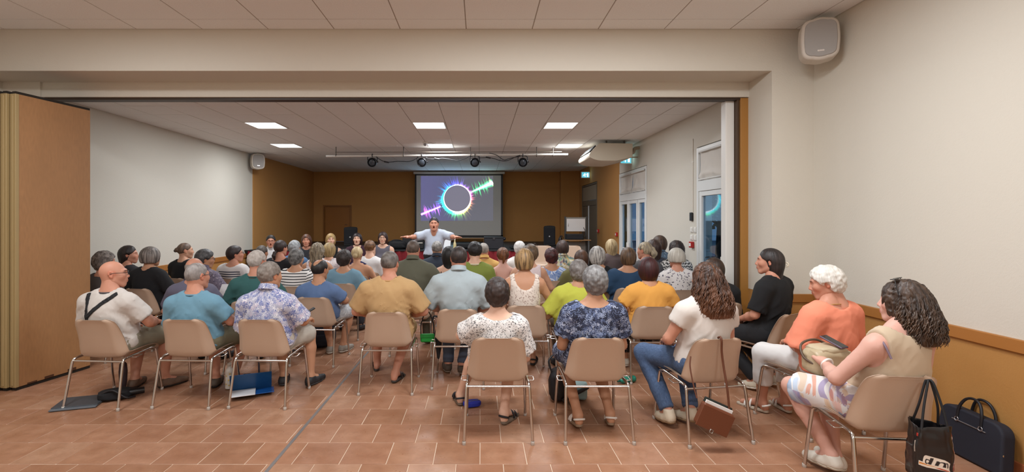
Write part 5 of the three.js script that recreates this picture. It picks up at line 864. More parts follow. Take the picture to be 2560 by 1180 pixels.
      if (near || mid) mesh('sole', surfaceNets((x, y, z) => smax(evalPrims(up, x, y, z, 0.006), Math.abs(plane(x, y, z) + 0.024) - 0.011, 0.004), l2, h2, cs), M(shoe.sole ?? '#1c1c1e', 0.7), sh0);
    }
  }
  // glasses
  if (s.glasses) {
    const up = s.glasses.up ? 1 : 0, gl = [], y0 = 0, z0 = -0.112;
    for (const sd of [-1, 1]) { gl.push(new THREE.TorusGeometry(0.021, 0.0019, 6, 20).scale(1.15, 0.86, 1).translate(sd * 0.033, y0, z0)); gl.push(tube([V(sd * 0.056, y0 + 0.006, z0), V(sd * 0.076, y0 + 0.007, -0.07), V(sd * 0.0835, y0 + 0.006, 0.0), V(sd * 0.0825, y0 - 0.016, 0.032)], 0.0021, 16, 6)); }
    gl.push(tube([V(-0.01, y0 + 0.004, z0), V(0, y0 + 0.008, z0 - 0.002), V(0.01, y0 + 0.004, z0)], 0.0019, 8, 6));
    const m = mesh(up ? 'sunglasses' : 'glasses', merge(gl), M(s.glasses.c ?? '#1a1718', 0.35), o);
    const q = new THREE.Matrix4(); if (up) { q.makeRotationX(rad(s.glasses.rx ?? 74)).multiply(new THREE.Matrix4().makeScale(1.22, 1.1, s.glasses.sc ?? 1.2)); }
    m.applyMatrix4(HM.clone().multiply(q));
    if (up) { const L = mesh('dark_lens', merge([-1, 1].map((sd) => new THREE.SphereGeometry(0.0205, 14, 10).scale(1.15, 0.86, 0.15).translate(sd * 0.033, 0, z0))), M('#101012', 0.08), m); }
  }
  const extra = s.extra && s.extra({ o, HM, sh, el, wr, kn, an, sy, zs, nb, w, g, Hy, hz, hx, shirtF, torso });
  peopleLog.push([s.px, ht.toFixed(2), o.position.x.toFixed(2), o.position.z.toFixed(2)]);
  if (!stand && s.chair !== false) chair(o.position.clone().add(V(s.cdx ?? 0, 0, s.cdz ?? 0)), -rad(s.cyaw ?? s.yaw ?? 0), `beige plastic chair with chrome legs under ${s.short}`, 'audience chairs');
  return o;
}

// hair colours and kinds
const H = (s, c, c2, o = {}) => ({ s, c, c2, ...o });
const clip = (dx, dy, dz, c) => ({ o, HM }) => { const m = mesh('hair_clip', merge([new THREE.TorusGeometry(0.02, 0.0055, 8, 20, 4.4).rotateZ(0.5), rod(V(-0.016, -0.012, 0), V(0.018, 0.013, 0), 0.004)]).rotateY(1.2), M(c, 0.3), o); m.applyMatrix4(HM.clone().multiply(new THREE.Matrix4().makeTranslation(dx, dy, dz))); };
const P = (px, top, d, short, label, o) => person({ px, top, d, short, label, ...o });
// ---- nearest rows
P(1243, 690, 3.76, 'the woman in the leopard-print blouse', 'woman with short dark hair in a white blouse with leopard print, black sandals',
  { g: 1.06, w: 0.172, skin: 'fair', hair: H('pixie', '#241a17', '#3b2b25', { t: 0.02, tuft: 0.006, nape: -0.09 }), shirt: { c: 'leopard', neck: 'boat', slv: 0.78, flare: 0.028, ease: 0.02, fold: 0.009 }, bot: { c: 'leopard', skirt: 1, len: 0.8 }, shoe: { sandal: 1, c: '#15151c', sole: '#6b5a4a' }, armL: [[-0.285, 0.74, 0.0], [-0.11, 0.66, -0.22], [0.4, -0.3, -0.8]], legL: { kx: 0.17, ax: 0.31, az: -0.52 }, legR: { kx: 0.14, ax: 0.06, az: -0.12, toe: [0.10, -0.055, -0.13] } });
P(1487, 660, 3.76, 'the woman in the navy floral blouse', 'woman with cropped grey hair in a navy blouse with pale floral print',
  { g: 1.08, w: 0.185, skin: 'tan', hair: H('pixie', '#8d8b89', '#6b6765', { t: 0.02, tuft: 0.007, mix: 0.7, seed: 5 }), shirt: { c: 'navyFloral', neck: 'boat', slv: 0.62, flare: 0.034, ease: 0.022, fold: 0.008 }, bot: { c: 'navyFloral', skirt: 1, len: 0.95 }, shoe: { sandal: 1, c: '#e3ded6', sole: '#8d7760' }, pose: 'lap', hx: 0.02, legL: { kx: 0.17, ax: 0.10, az: -0.02, ay: 0.105, toe: [-0.02, -0.075, -0.14] }, legR: { kx: 0.12, ax: 0.16, az: -0.05, ay: 0.105, toe: [0.03, -0.075, -0.14] } });
P(1765, 655, 3.74, 'the woman with long curly brown hair', 'woman with long curly brown hair in a white cap-sleeve top and blue jeans',
  { yaw: -8, hy: -12, g: 1.14, w: 0.18, skin: 'red', hx: 0.03, hair: H('long', '#2b1a12', '#6d4328', { len: -0.22, w: 0.115, bw: 1.35, dp: 0.075, wave: 0.012, t: 0.016, tips: 0.7, mix: 0.35, locks: 220 }), shirt: { c: '#d2c9c0', neck: 'crew', slv: 0.42, flare: 0.02, ease: 0.018, fold: 0.006 }, bot: { c: 'denim', len: 0.95 }, shoe: { c: '#d3c4ac', sole: '#9d8466', high: 0.02 }, armL: [[-0.27, 0.73, 0.01], [-0.14, 0.655, -0.24], [0.3, -0.3, -0.9]], legL: { kx: 0.25, ax: 0.20, az: -0.12, ay: 0.11, toe: [-0.02, -0.075, -0.13] }, legR: { kx: 0.12, ax: -0.02, az: -0.10, ay: 0.12, toe: [-0.04, -0.08, -0.13] } });
P(2258, 698, 2.86, 'the woman in the beige sleeveless top', 'woman in beige sleeveless top and colourful skirt, sunglasses pushed up in wavy hair',
  { yaw: -9, hy: -30, hz: 0.08, hx: 0.09, cyaw: 5, cdx: -0.03, g: 1.12, w: 0.178, skin: 'pink', hair: H('long', '#2c2019', '#5b4433', { len: -0.17, w: 0.115, bw: 1.1, dp: 0.08, wave: 0.010, t: 0.022, tips: 0.4, mix: 0.4, locks: 240 }), shirt: { c: '#c4ae93', neck: 'crew', slv: 0, arm: 0.03, ease: 0.014, fold: 0.004 }, bot: { c: 'skirt', skirt: 1, len: 0.92, ease: 0.02 }, shoe: { c: '#d9d2c4', sole: '#c3b7a3' }, glasses: { up: 1, sc: 1.22, rx: 76 }, armL: [[-0.285, 0.70, 0.0], [-0.14, 0.72, -0.23], [0.35, 0.15, -0.9]], armR: 'lap', legL: { kx: 0.20, ax: 0.10, az: -0.22, ay: 0.12, toe: [-0.02, -0.07, -0.15] }, legR: { kx: 0.06, ax: -0.02, az: -0.27, ay: 0.085 },
    extra: ({ o, sy, zs, w }) => { const st = mesh('bra_strap', tube([V(-w + 0.04, sy + 0.05, zs), V(-w + 0.012, sy + 0.01, zs + 0.065), V(-w + 0.018, sy - 0.06, zs + 0.098)], 0.006, 24, 6), M('#7d6a78', 0.6), o); const br = mesh('bracelet', new THREE.TorusGeometry(0.036, 0.008, 8, 22).rotateX(0.3).translate(-0.155, 0.72, -0.195), M('#e7e3dd', 0.4), o); } });
P(2065, 660, 3.72, 'the white-haired woman in the peach blouse', 'woman with short white hair in a loose peach blouse and white trousers',
  { yaw: -14, hy: -40, hp: -14, cdz: -0.17, cdx: -0.04, g: 1.16, w: 0.182, skin: 'red', hz: 0.0, hair: H('pixie', '#f0ebe2', '#d5cec2', { t: 0.024, tuft: 0.008, mix: 0.4 }), shirt: { c: '#f08f70', neck: 'scoop', slv: 0.98, flare: 0.04, ease: 0.026, fold: 0.0075 }, bot: { c: '#dcd9d6', len: 0.62, ease: 0.014, hemR: 0.056 }, shoe: { sandal: 1, c: '#e9e4dc', sole: '#b9ab98' }, pose: 'lap', legL: { kx: 0.16, ax: 0.14, az: -0.47, ky: 0.52 }, legR: { kx: 0.10, ax: 0.05, az: -0.42 },
    extra: ({ o, nb, zs }) => { const r = []; for (let k = 0; k <= 20; k++) { const a = k / 20 * 2 * Math.PI; r.push(V(0.078 * Math.cos(a), nb + 0.012 + (Math.sin(a) < 0 ? 0.05 * Math.sin(a) : 0.012 * Math.sin(a)), zs - 0.012 + 0.072 * Math.sin(a))); } mesh('necklace', tube(r, 0.0035, 60, 6, true), M('#c9a566', 0.3, { metalness: 0.6 }), o); } });
P(1924, 620, 4.65, 'the woman in black by the pillar', 'woman all in black with dark hair held by a cream claw clip',
  { yaw: -30, hy: -26, g: 1.12, w: 0.18, skin: 'red', hair: H('half', '#1f1a19', '#3a2f2c', { len: -0.185, t: 0.014 }), shirt: { c: '#141416', neck: 'crew', slv: 0.85, flare: 0.016, fold: 0.007 }, bot: { c: '#17171a', len: 0.97 }, shoe: { c: '#c9bda8', sole: '#e0dacd', high: 0.01 }, pose: 'lap', legL: { az: -0.02, ay: 0.11, toe: [0, -0.08, -0.14] }, legR: { az: 0.0, ay: 0.11, toe: [0, -0.08, -0.14] }, extra: clip(0.0, -0.03, 0.136, '#e4d6bd') });
// ---- left front row
P(283, 653, 4.40, 'the bald man with black braces', 'bald man with glasses in a white T-shirt with crossed black braces',
  { m: 1, yaw: 4, hy: 52, g: 1.30, w: 0.20, skin: 'red', shirt: { c: '#cac2ba', neck: 'crew', slv: 0.72, flare: 0.014, fold: 0.009, trim: '#4a4648' }, bot: { c: '#8f8874', shorts: 0.97, ease: 0.008 }, shoe: { c: '#6d5646', sole: '#2b2420' }, glasses: { c: '#17141a' }, armR: [[0.31, 0.71, -0.03], [0.17, 0.66, -0.27], [-0.3, -0.2, -0.9]], armL: 'lap', legL: { ax: 0.05, az: -0.28 }, legR: { kx: 0.17, ax: 0.22, az: -0.33, toe: [0.09, -0.055, -0.15] },
    extra: ({ o, shirtF, sy, zs, g }) => {                       // braces: two straps meeting low on the back
      const seg = (a, b) => { const d = unit3(sub3(b, a)), n = unit3([-d[1], d[0], 0]); return (x, y, z) => Math.max(Math.abs((x - a[0]) * n[0] + (y - a[1]) * n[1]) - 0.019, -((x - a[0]) * d[0] + (y - a[1]) * d[1]) - 0.01, (x - b[0]) * d[0] + (y - b[1]) * d[1] - 0.01); };
      const A = seg([0.12, sy + 0.07, 0], [-0.09, 0.795, 0]), B = seg([-0.135, sy + 0.07, 0], [-0.10, 0.795, 0]), D = seg([-0.096, 0.805, 0], [-0.095, 0.6, 0]);
      mesh('brace_strap', surfaceNets((x, y, z) => smax(smax(Math.abs(shirtF(x, y, z) - 0.003) - 0.004, Math.min(A(x, y, z), B(x, y, z), D(x, y, z)), 0.003), zs - 0.1 - z, 0.003), [-0.26, 0.58, zs - 0.12], [0.22, sy + 0.12, 0.32], 0.0065), M('#1a1a1d', 0.8), o);
    } });
P(493, 657, 4.42, 'the grey-cropped man in the light blue T-shirt', 'man with cropped grey hair and glasses in a light blue T-shirt, front left row',
  { m: 1, yaw: 2, hy: 18, g: 1.14, w: 0.195, skin: 'red', hair: H('short', '#a39c97', '#857c77', { t: 0.006, front: 0.075 }), shirt: { c: '#6a93a6', neck: 'crew', slv: 0.75, flare: 0.016, fold: 0.009, trim: '#6a93a6' }, bot: { c: '#77725a', shorts: 0.95 }, shoe: { c: '#5b5046' }, glasses: { c: '#22201f' }, armR: [[0.30, 0.72, 0.0], [0.18, 0.67, -0.24], [-0.3, -0.2, -0.9]], legL: { ax: 0.02, az: -0.3 }, legR: { kx: 0.2 } });
P(675, 653, 4.42, 'the grey-haired man in the lilac floral shirt', 'man with thick grey hair in a lilac floral shirt, black shoes, phone in hand',
  { m: 1, yaw: 3, hy: 22, g: 1.16, w: 0.20, skin: 'tan', hair: H('short', '#968d84', '#6f6258', { t: 0.017, tuft: 0.006, nape: -0.105, matte: 1 }), shirt: { c: 'lilacFloral', neck: 'collar', slv: 0.95, flare: 0.018, ease: 0.02, fold: 0.009 }, bot: { c: '#b9b2a6', shorts: 0.95 }, shoe: { c: '#232326', sole: '#3a3a3c' }, armR: [[0.30, 0.72, 0.0], [0.21, 0.665, -0.24], [0.1, 0.1, -1]], legL: { ax: 0.05, az: -0.36 }, legR: { kx: 0.18, ax: 0.22, az: -0.36 } });
// ---- middle near rows
P(975, 627, 4.75, 'the broad man in the tan T-shirt', 'broad man with short grey hair in a tan T-shirt',
  { m: 1, hy: 8, g: 1.26, w: 0.215, skin: 'red', hair: H('short', '#514a46', '#7d766f', { t: 0.010, nape: -0.105 }), shirt: { c: '#b99566', neck: 'crew', slv: 0.85, flare: 0.022, ease: 0.02, fold: 0.011, trim: '#b98f5c' }, bot: { c: '#b79763', shorts: 0.9 }, shoe: { sandal: 'mule', c: '#2a2522', sole: '#3a312b' }, pose: 'wide', legL: { kx: 0.22, ax: 0.24, az: -0.5 }, legR: { ax: 0.02, az: -0.12 } });
P(1147, 615, 4.90, 'the dark-haired man in the pale blue shirt', 'man with short dark hair in a pale blue linen shirt with collar',
  { m: 1, hy: -4, g: 1.16, w: 0.212, skin: 'red', hair: H('short', '#211b19', '#40332e', { t: 0.011, nape: -0.105 }), shirt: { c: '#a5b0b3', neck: 'collar', slv: 0.95, flare: 0.024, ease: 0.022, fold: 0.010 }, bot: { c: '#4c5668', len: 0.97 }, pose: 'wide', shoe: { c: '#54493f', sole: '#8d8172' }, legR: { ax: 0.02, az: -0.2, ay: 0.1 }, legL: { az: -0.3 } });
P(1310, 620, 5.10, 'the woman in the lace-back top', 'woman with a highlighted brown bob in a cream sleeveless top with lace back',
  { g: 1.04, w: 0.18, skin: 'tan', hair: H('bob', '#4f3a26', '#b08d5f', { len: -0.10, t: 0.016, mix: 0.6 }), shirt: { c: 'lace', neck: 'deep', slv: 0, arm: 0.04, ease: 0.012, fold: 0.004 }, bot: { c: '#cfc5b4', len: 0.8 }, shoe: { sandal: 1, c: '#1b1a1c', sole: '#2a2624' }, pose: 'lap', armR: 'wide' });
P(1446, 646, 5.05, 'the grey-haired woman in lime yellow', 'woman with short grey hair in a bright lime yellow loose blouse',
  { g: 1.16, w: 0.195, hx: 0.02, skin: 'tan', hair: H('pixie', '#8f8984', '#6a625d', { t: 0.02, tuft: 0.008, mix: 0.6, seed: 9 }), shirt: { c: '#b6b745', neck: 'crew', slv: 0.8, flare: 0.03, ease: 0.024, fold: 0.010 }, bot: { c: '#6a5c4e', len: 0.9 }, pose: 'wide' });
P(1620, 642, 5.05, 'the woman in the orange-yellow top', 'woman with a straight burgundy bob in an orange-yellow cap-sleeve top',
  { hy: 4, g: 1.12, w: 0.192, skin: 'tan', hair: H('bob', '#2a0f11', '#4c1a1b', { len: -0.125, t: 0.017, w: 0.004, mix: 0.4 }), shirt: { c: '#e0a04a', neck: 'crew', slv: 0.5, flare: 0.024, ease: 0.02, fold: 0.009 }, bot: { c: 'darkFloral', len: 0.85 }, shoe: { c: '#cfc9bb', sole: '#dcd6ca' }, pose: 'wide' });
P(1783, 644, 5.25, 'the woman with glasses on her head', 'dark-haired woman in a black jacket with black glasses pushed up on her head',
  { hy: -8, hx: -0.02, g: 1.0, w: 0.175, skin: 'mid', hair: H('bob', '#2a1c15', '#4b3324', { len: -0.09, t: 0.016 }), shirt: { c: '#1a191b', neck: 'collar', slv: 1.9, ease: 0.018 }, glasses: { up: 1 }, bot: { c: '#1d1d20', len: 0.97 } });
P(487, 644, 5.35, 'the bald man in the grey-mauve shirt', 'bald man in a grey-mauve shirt, mostly hidden behind the light blue T-shirt',
  { m: 1, hy: 10, g: 1.2, w: 0.20, skin: 'red', shirt: { c: '#625f70', neck: 'crew', slv: 0.75 }, bot: { c: '#44464e', len: 0.97 }, pose: 'wide', hair: H('balding', '#8b8179', '#a59c94', { t: 0.006, rim: 0.03 }) });
P(643, 625, 5.35, 'the white-haired man in the teal T-shirt', 'man with white hair in a dark teal T-shirt',
  { m: 1, hy: 16, g: 1.12, w: 0.20, skin: 'red', hair: H('short', '#cfc6bd', '#b5aaa0', { t: 0.014, tuft: 0.006, matte: 1 }), shirt: { c: '#2f5a58', neck: 'crew', slv: 0.8, flare: 0.018, fold: 0.010, trim: '#2f5a58' }, bot: { c: '#4a4b45', len: 0.97 }, pose: 'wide' });
P(800, 647, 5.62, 'the balding man in the blue T-shirt', 'man with a round bald crown and black hair in a denim blue T-shirt',
  { m: 1, yaw: 4, hy: 14, g: 1.08, w: 0.195, skin: 'tan', hair: H('spot', '#1d1917', '#2e2724', { t: 0.012, cz: 0.03, cl: 0.09 }), shirt: { c: '#5a7197', neck: 'crew', slv: 0.75, flare: 0.018, fold: 0.010 }, bot: { c: 'paleWash', shorts: 0.95 }, shoe: { c: '#8d857a', sole: '#cfc8bc' }, armR: [[0.29, 0.71, 0.0], [0.2, 0.66, -0.24], [-0.3, -0.2, -0.9]], legR: { kx: 0.2 }, legL: { ax: 0.0, az: -0.3 } });
P(1033, 600, 6.02, 'the tall man in the olive shirt', 'tall man with cropped thinning hair in an olive green shirt with collar',
  { m: 1, g: 1.22, w: 0.215, skin: 'red', hair: H('short', '#4d4038', '#6d5c50', { t: 0.006, front: 0.08, nape: -0.10 }), shirt: { c: '#5c5b4b', neck: 'collar', slv: 0.95, flare: 0.02, ease: 0.022, fold: 0.010 }, bot: { c: '#5b5547', len: 0.97 }, pose: 'wide' });
P(377, 616, 6.30, 'the woman in black with the rounded grey bob', 'woman in black T-shirt with a rounded grey-brown bob, floral trousers',
  { yaw: 10, hy: 14, g: 1.22, w: 0.20, skin: 'tan', hair: H('bob', '#4b433e', '#968a82', { len: -0.085, t: 0.022, w: 0.012, mix: 0.55 }), shirt: { c: '#131215', neck: 'crew', slv: 0.8, flare: 0.016 }, bot: { c: 'darkFloral', len: 0.95 }, pose: 'wide' });
P(1570, 618, 6.35, 'the woman in the petrol blue blouse', 'woman with a brown highlighted bob in a petrol blue puff-sleeve blouse',
  { hy: 2, hx: 0.02, g: 1.12, w: 0.195, skin: 'tan', hair: H('bob', '#3a291d', '#7c5e42', { len: -0.10, t: 0.018, mix: 0.5 }), shirt: { c: '#23415f', neck: 'wide', slv: 0.85, flare: 0.035, ease: 0.024, fold: 0.012 }, bot: { c: '#26292f', len: 0.97 }, pose: 'wide' });
// ---- fourth row
P(742, 619, 6.52, 'the woman in the black-and-white striped top', 'woman with short grey-black hair in a white top with black stripes',
  { hy: 10, g: 1.12, w: 0.185, skin: 'tan', hair: H('pixie', '#3f3c3b', '#8a8885', { t: 0.02, mix: 0.55, nape: -0.10 }), shirt: { c: 'stripes', neck: 'boat', slv: 0.95, flare: 0.02, ease: 0.02, fold: 0.006 }, pose: 'lap' });
P(861, 622, 6.80, 'the dark-haired woman in the sky blue top', 'woman with short dark curly hair in a sky blue top',
  { hy: 8, g: 1.16, w: 0.19, skin: 'tan', hair: H('pixie', '#241b18', '#3d2f29', { t: 0.028, wave: 0.007, topT: 0.03 }), shirt: { c: '#7294a6', neck: 'scoop', slv: 0.85, flare: 0.03, ease: 0.022, fold: 0.011 }, pose: 'wide' });
P(513, 621, 6.55, 'the dark grey-haired person in the patterned mauve shirt', 'person with wavy dark grey hair and glasses in a mauve patterned shirt',
  { yaw: 12, hy: 42, hp: -6, g: 1.12, w: 0.19, skin: 'tan', hair: H('pixie', '#2b2a2b', '#5f5c5c', { t: 0.024, wave: 0.006, mix: 0.5 }), shirt: { c: 'purplePrint', neck: 'collar', slv: 0.9, flare: 0.02 }, glasses: { c: '#55504d' }, pose: 'wide' });
P(322, 613, 6.75, 'the dark-haired woman turning right by the wall', 'woman with long dark brown hair and dark grey top turning right near white wall',
  { yaw: 18, hy: 48, g: 1.1, w: 0.18, skin: 'red', hair: H('half', '#1e1614', '#392a25', { len: -0.17, t: 0.018, wave: 0.004 }), shirt: { c: '#2a292d', neck: 'crew', slv: 0.9 } });
P(1122, 615, 6.75, 'the woman with long straight black hair', 'woman with long straight black hair in a thin-strapped black top',
  { hy: 0, w: 0.165, skin: 'fair', hair: H('long', '#0f0c0c', '#1e1816', { len: -0.36, w: 0.075, t: 0.012 }), shirt: { c: '#141316', neck: 'strap', slv: 0, arm: 0.02, straps: [-0.1, 0.1], ease: 0.012 } });
P(1187, 603, 6.35, 'the black-haired man in the lime green T-shirt', 'young man with thick black hair in a moss green T-shirt with pale collar',
  { m: 1, hy: -4, g: 1.0, w: 0.19, skin: 'fair', hair: H('short', '#121011', '#242022', { t: 0.022, tuft: 0.006, nape: -0.105 }), shirt: { c: '#7e8a3d', neck: 'crew', slv: 0.8, flare: 0.016, trim: '#d8d2b4' } });
P(1327, 608, 6.45, 'the woman in the pale pink draped top', 'woman with brown hair and sunglasses on her head in pale pink striped top',
  { hx: 0.03, hy: 2, g: 1.12, w: 0.19, skin: 'mid', hair: H('pixie', '#40301f', '#77604a', { t: 0.022, mix: 0.5, nape: -0.105 }), shirt: { c: 'pinkStripe', neck: 'boat', slv: 0, arm: 0.03, ease: 0.02, fold: 0.010 }, glasses: { up: 1 }, pose: 'wide' });
P(1493, 615, 6.55, 'the woman in black with wavy silver bob', 'woman with a wavy silver-grey bob in a black top',
  { hx: -0.02, w: 0.178, skin: 'tan', hair: H('bob', '#77726f', '#d3cfc8', { len: -0.13, t: 0.022, w: 0.008, wave: 0.008, mix: 0.6 }), shirt: { c: '#131417', neck: 'crew', slv: 0.6 } });
P(1690, 619, 6.20, 'the white-haired woman in the white printed blouse', 'woman with a neat short white bob in a white blouse with small dark motifs',
  { hy: -10, w: 0.175, skin: 'red', hair: H('bob', '#d6d0c4', '#b9b1a4', { len: -0.055, t: 0.02, w: 0.002 }), shirt: { c: 'motifs', neck: 'crew', slv: 0.7, flare: 0.02 } });
P(1453, 624, 6.95, 'the brown-haired woman in olive behind the lime blouse', 'brown-haired woman in an olive top, half hidden behind the lime yellow blouse',
  { hx: 0.05, w: 0.18, g: 1.05, skin: 'tan', hair: H('bob', '#3a2418', '#6b4730', { len: -0.09, t: 0.018 }), shirt: { c: '#6b683f', neck: 'collar', slv: 0.9 }, pose: 'wide' });
P(1378, 618, 7.10, 'the burgundy-haired woman in the blue floral sundress', 'woman with short burgundy hair in a blue and white crossed-strap sundress',
  { w: 0.175, g: 1.08, skin: 'tan', hair: H('pixie', '#2c0f12', '#57201f', { t: 0.024, tuft: 0.007, topT: 0.026 }), shirt: { c: 'blueWhite', neck: 'scoop', slv: 0.25, flare: 0.01, ease: 0.012, straps: [-0.06, 0.06], strapC: '#e4e2e2' } });
P(1257, 618, 7.10, 'the auburn-haired woman with bare shoulders', 'woman with auburn pinned-up hair and bare shoulders',
  { w: 0.165, g: 1.02, skin: 'pink', hair: H('twist', '#4a2a18', '#87532c', { t: 0.016, wave: 0.006 }), shirt: { c: '#b07d6a', neck: 'strap', slv: 0, arm: 0.0, straps: [-0.1, 0.1], ease: 0.011 } });
// ---- further rows
P(463, 607, 7.40, 'the black-topped person with a small bun', 'person in black with close-drawn hair in a small bun, facing right',
  { yaw: 14, hy: 34, g: 1.04, w: 0.178, skin: 'mid', hair: H('bun', '#4e3a2d', '#7c6350', { t: 0.007, by: 0.012, bz: 0.115 }), shirt: { c: '#100f12', neck: 'crew', slv: 0.5 }, extra: clip(0.0, 0.0, 0.128, '#161417') });
P(588, 612, 7.32, 'the dark-haired woman in the navy-striped top', 'woman with short dark hair and glasses in a pale top with navy stripes',
  { yaw: 10, hy: 48, hp: 4, g: 1.05, w: 0.185, skin: 'red', hair: H('pixie', '#1e1413', '#382523', { t: 0.02, nape: -0.095 }), shirt: { c: 'breton', neck: 'boat', slv: 1.5, flare: 0.02, ease: 0.022 }, glasses: { c: '#4a3b3a' }, pose: 'wide' });
P(795, 606, 7.30, 'the woman with long wavy ash-blonde hair', 'woman with long wavy ash-blonde hair in a white floral dress, bare shoulders',
  { hy: 12, w: 0.185, g: 1.1, skin: 'tan', hair: H('long', '#5d5040', '#a8977c', { len: -0.24, w: 0.105, wave: 0.014, mix: 0.5 }), shirt: { c: 'whiteFloral', neck: 'deep', slv: 0, arm: 0.02 }, pose: 'wide' });
P(893, 616, 7.70, 'the blonde woman in the navy halter top', 'blonde woman with a low bun in a navy halter top, bare back',
  { hx: -0.02, w: 0.19, g: 1.14, skin: 'tan', hair: H('bun', '#a88a5c', '#d3bd92', { t: 0.014, by: -0.02, bz: 0.108, mix: 0.6 }), shirt: { c: '#151a4e', neck: 'halter', slv: 0, arm: 0.0, ease: 0.011, straps: [-0.05, 0.05] }, pose: 'wide' });
P(262, 625, 5.8, 'the grey curly-haired person behind the panel', 'person with curly grey hair, partly hidden by the orange-brown folding panel',
  { yaw: 8, hy: 20, w: 0.17, skin: 'red', hair: H('pixie', '#4d443f', '#8d827a', { t: 0.026, wave: 0.009, matte: 1 }), shirt: { c: '#4d4644', neck: 'crew' } });
P(702, 600, 7.55, 'the woman with the low dark ponytail', 'woman with dark brown ponytail in a black lace top',
  { hy: 20, w: 0.175, g: 1.05, skin: 'red', hair: H('pony', '#1f1311', '#3c2721', { t: 0.016, py: -0.06, len: -0.17, fat: 0.028 }), shirt: { c: '#17161b', neck: 'scoop', slv: 0.4 } });
P(1093, 602, 7.75, 'the grey-haired man in the navy jacket', 'man with slicked grey hair in a slate navy jacket with collar',
  { m: 1, hy: -2, w: 0.19, g: 1.1, skin: 'tan', hair: H('short', '#54504d', '#a5a19c', { t: 0.012, mix: 0.6 }), shirt: { c: '#2b3341', neck: 'collar', slv: 1.9, ease: 0.022 } });
P(1209, 607, 7.80, 'the grey man in the pale yellow polo', 'grey-haired man in a pale yellow polo, behind the moss green T-shirt',
  { m: 1, hy: 6, hx: -0.02, w: 0.195, g: 1.1, skin: 'red', hair: H('short', '#8d857d', '#aea69d', { t: 0.008 }), shirt: { c: '#d0a45e', neck: 'collar', slv: 0.8 } });
P(1612, 604, 6.78, 'the woman with the blonde-grey ponytail', 'woman with high blonde-grey ponytail turning left, grey top',
  { hy: -34, yaw: -4, w: 0.172, skin: 'red', hair: H('pony', '#6a5f55', '#cbb896', { t: 0.012, py: 0.03, len: -0.11, fat: 0.042, wave: 0.005, mix: 0.5 }), shirt: { c: '#5d5a5c', neck: 'crew' } });
P(1690, 600, 6.95, 'the dark long-haired woman in the zigzag top', 'woman with long wavy dark hair in a black and white zigzag top',
  { hx: 0.02, hy: -14, w: 0.165, g: 1.0, skin: 'mid', hair: H('long', '#1d1512', '#43322a', { len: -0.27, w: 0.09, wave: 0.008 }), shirt: { c: 'zigzag', neck: 'crew', slv: 0.7 }, pose: 'cross' });
P(1633, 598, 7.05, 'the woman with long brown hair by the door', 'woman with long chestnut brown hair in a slate top, before the denim floral jacket',
  { hy: -24, w: 0.17, skin: 'mid', hair: H('long', '#2a1a13', '#50352a', { len: -0.27, w: 0.08, wave: 0.004 }), shirt: { c: '#474a54', neck: 'crew' } });
P(1648, 588, 7.6, 'the woman in the denim floral jacket', 'woman with smooth brown hair in a denim jacket with pink flowers',
  { hy: -20, w: 0.15, g: 0.9, hs: 1.0, pose: 'cross', skin: 'mid', hair: H('bob', '#35231a', '#5c4332', { len: -0.13, t: 0.02, w: 0.004 }), shirt: { c: 'denimPatch', neck: 'collar', slv: 1.6 } });
P(1528, 597, 8.05, 'the blonde woman in the taupe jacket', 'woman with long straight blonde hair in a taupe jacket',
  { hy: 0, w: 0.175, skin: 'mid', hair: H('long', '#8a7048', '#cdb58a', { len: -0.22, w: 0.075, mix: 0.6 }), shirt: { c: '#5b4d4c', neck: 'collar', slv: 1.8, ease: 0.022 } });
P(1406, 600, 8.05, 'the woman in the tropical print blouse', 'woman with a short dark brown bob in a tropical leaf print blouse',
  { w: 0.18, g: 1.08, skin: 'mid', hair: H('bob', '#261814', '#4a332b', { len: -0.085, t: 0.022, w: 0.002 }), shirt: { c: 'tropical', neck: 'collar', slv: 0.9 }, pose: 'wide' });
P(1299, 601, 8.20, 'the white-haired woman in the white top', 'woman with short white hair in a white top before red stage skirt',
  { w: 0.17, skin: 'mid', hair: H('pixie', '#dedbd8', '#bfbbb7', { t: 0.022, tuft: 0.005 }), shirt: { c: '#e0dcd8', neck: 'crew', slv: 0.6 } });
P(925, 600, 8.20, 'the short-haired person in the white T-shirt', 'person with short ginger-brown hair in a white T-shirt',
  { m: 1, w: 0.172, g: 0.95, hy: 6, skin: 'fair', hair: H('short', '#4b2f1c', '#8a6038', { t: 0.018, tuft: 0.004, nape: -0.10 }), shirt: { c: '#dfdcda', neck: 'crew', slv: 0.8 } });
P(824, 606, 8.15, 'the blonde bob beside the ash-blonde waves', 'person with a smooth blonde bob next to the wavy ash-blonde hair',
  { w: 0.165, hy: 6, skin: 'mid', hair: H('bob', '#7e6540', '#b99f6c', { len: -0.13, t: 0.018 }), shirt: { c: 'whiteFloral', neck: 'crew', slv: 0.5 } });
P(737, 599, 8.25, 'the silver-haired person in the blue shirt', 'person with a silver-grey short cut in blue, behind the striped top',
  { w: 0.18, hy: 6, skin: 'tan', hair: H('pixie', '#787a7c', '#b5b8ba', { t: 0.018, mix: 0.5 }), shirt: { c: '#4f6f93', neck: 'collar', slv: 0.8 } });
P(655, 613, 8.1, 'the dark grey-haired person behind the white-haired man', 'person with flat dark grey hair, mostly hidden behind the white-haired man in teal',
  { w: 0.17, hy: 10, skin: 'tan', hair: H('short', '#3d352f', '#5c524a', { t: 0.012 }), shirt: { c: '#4a4744', neck: 'crew' } });
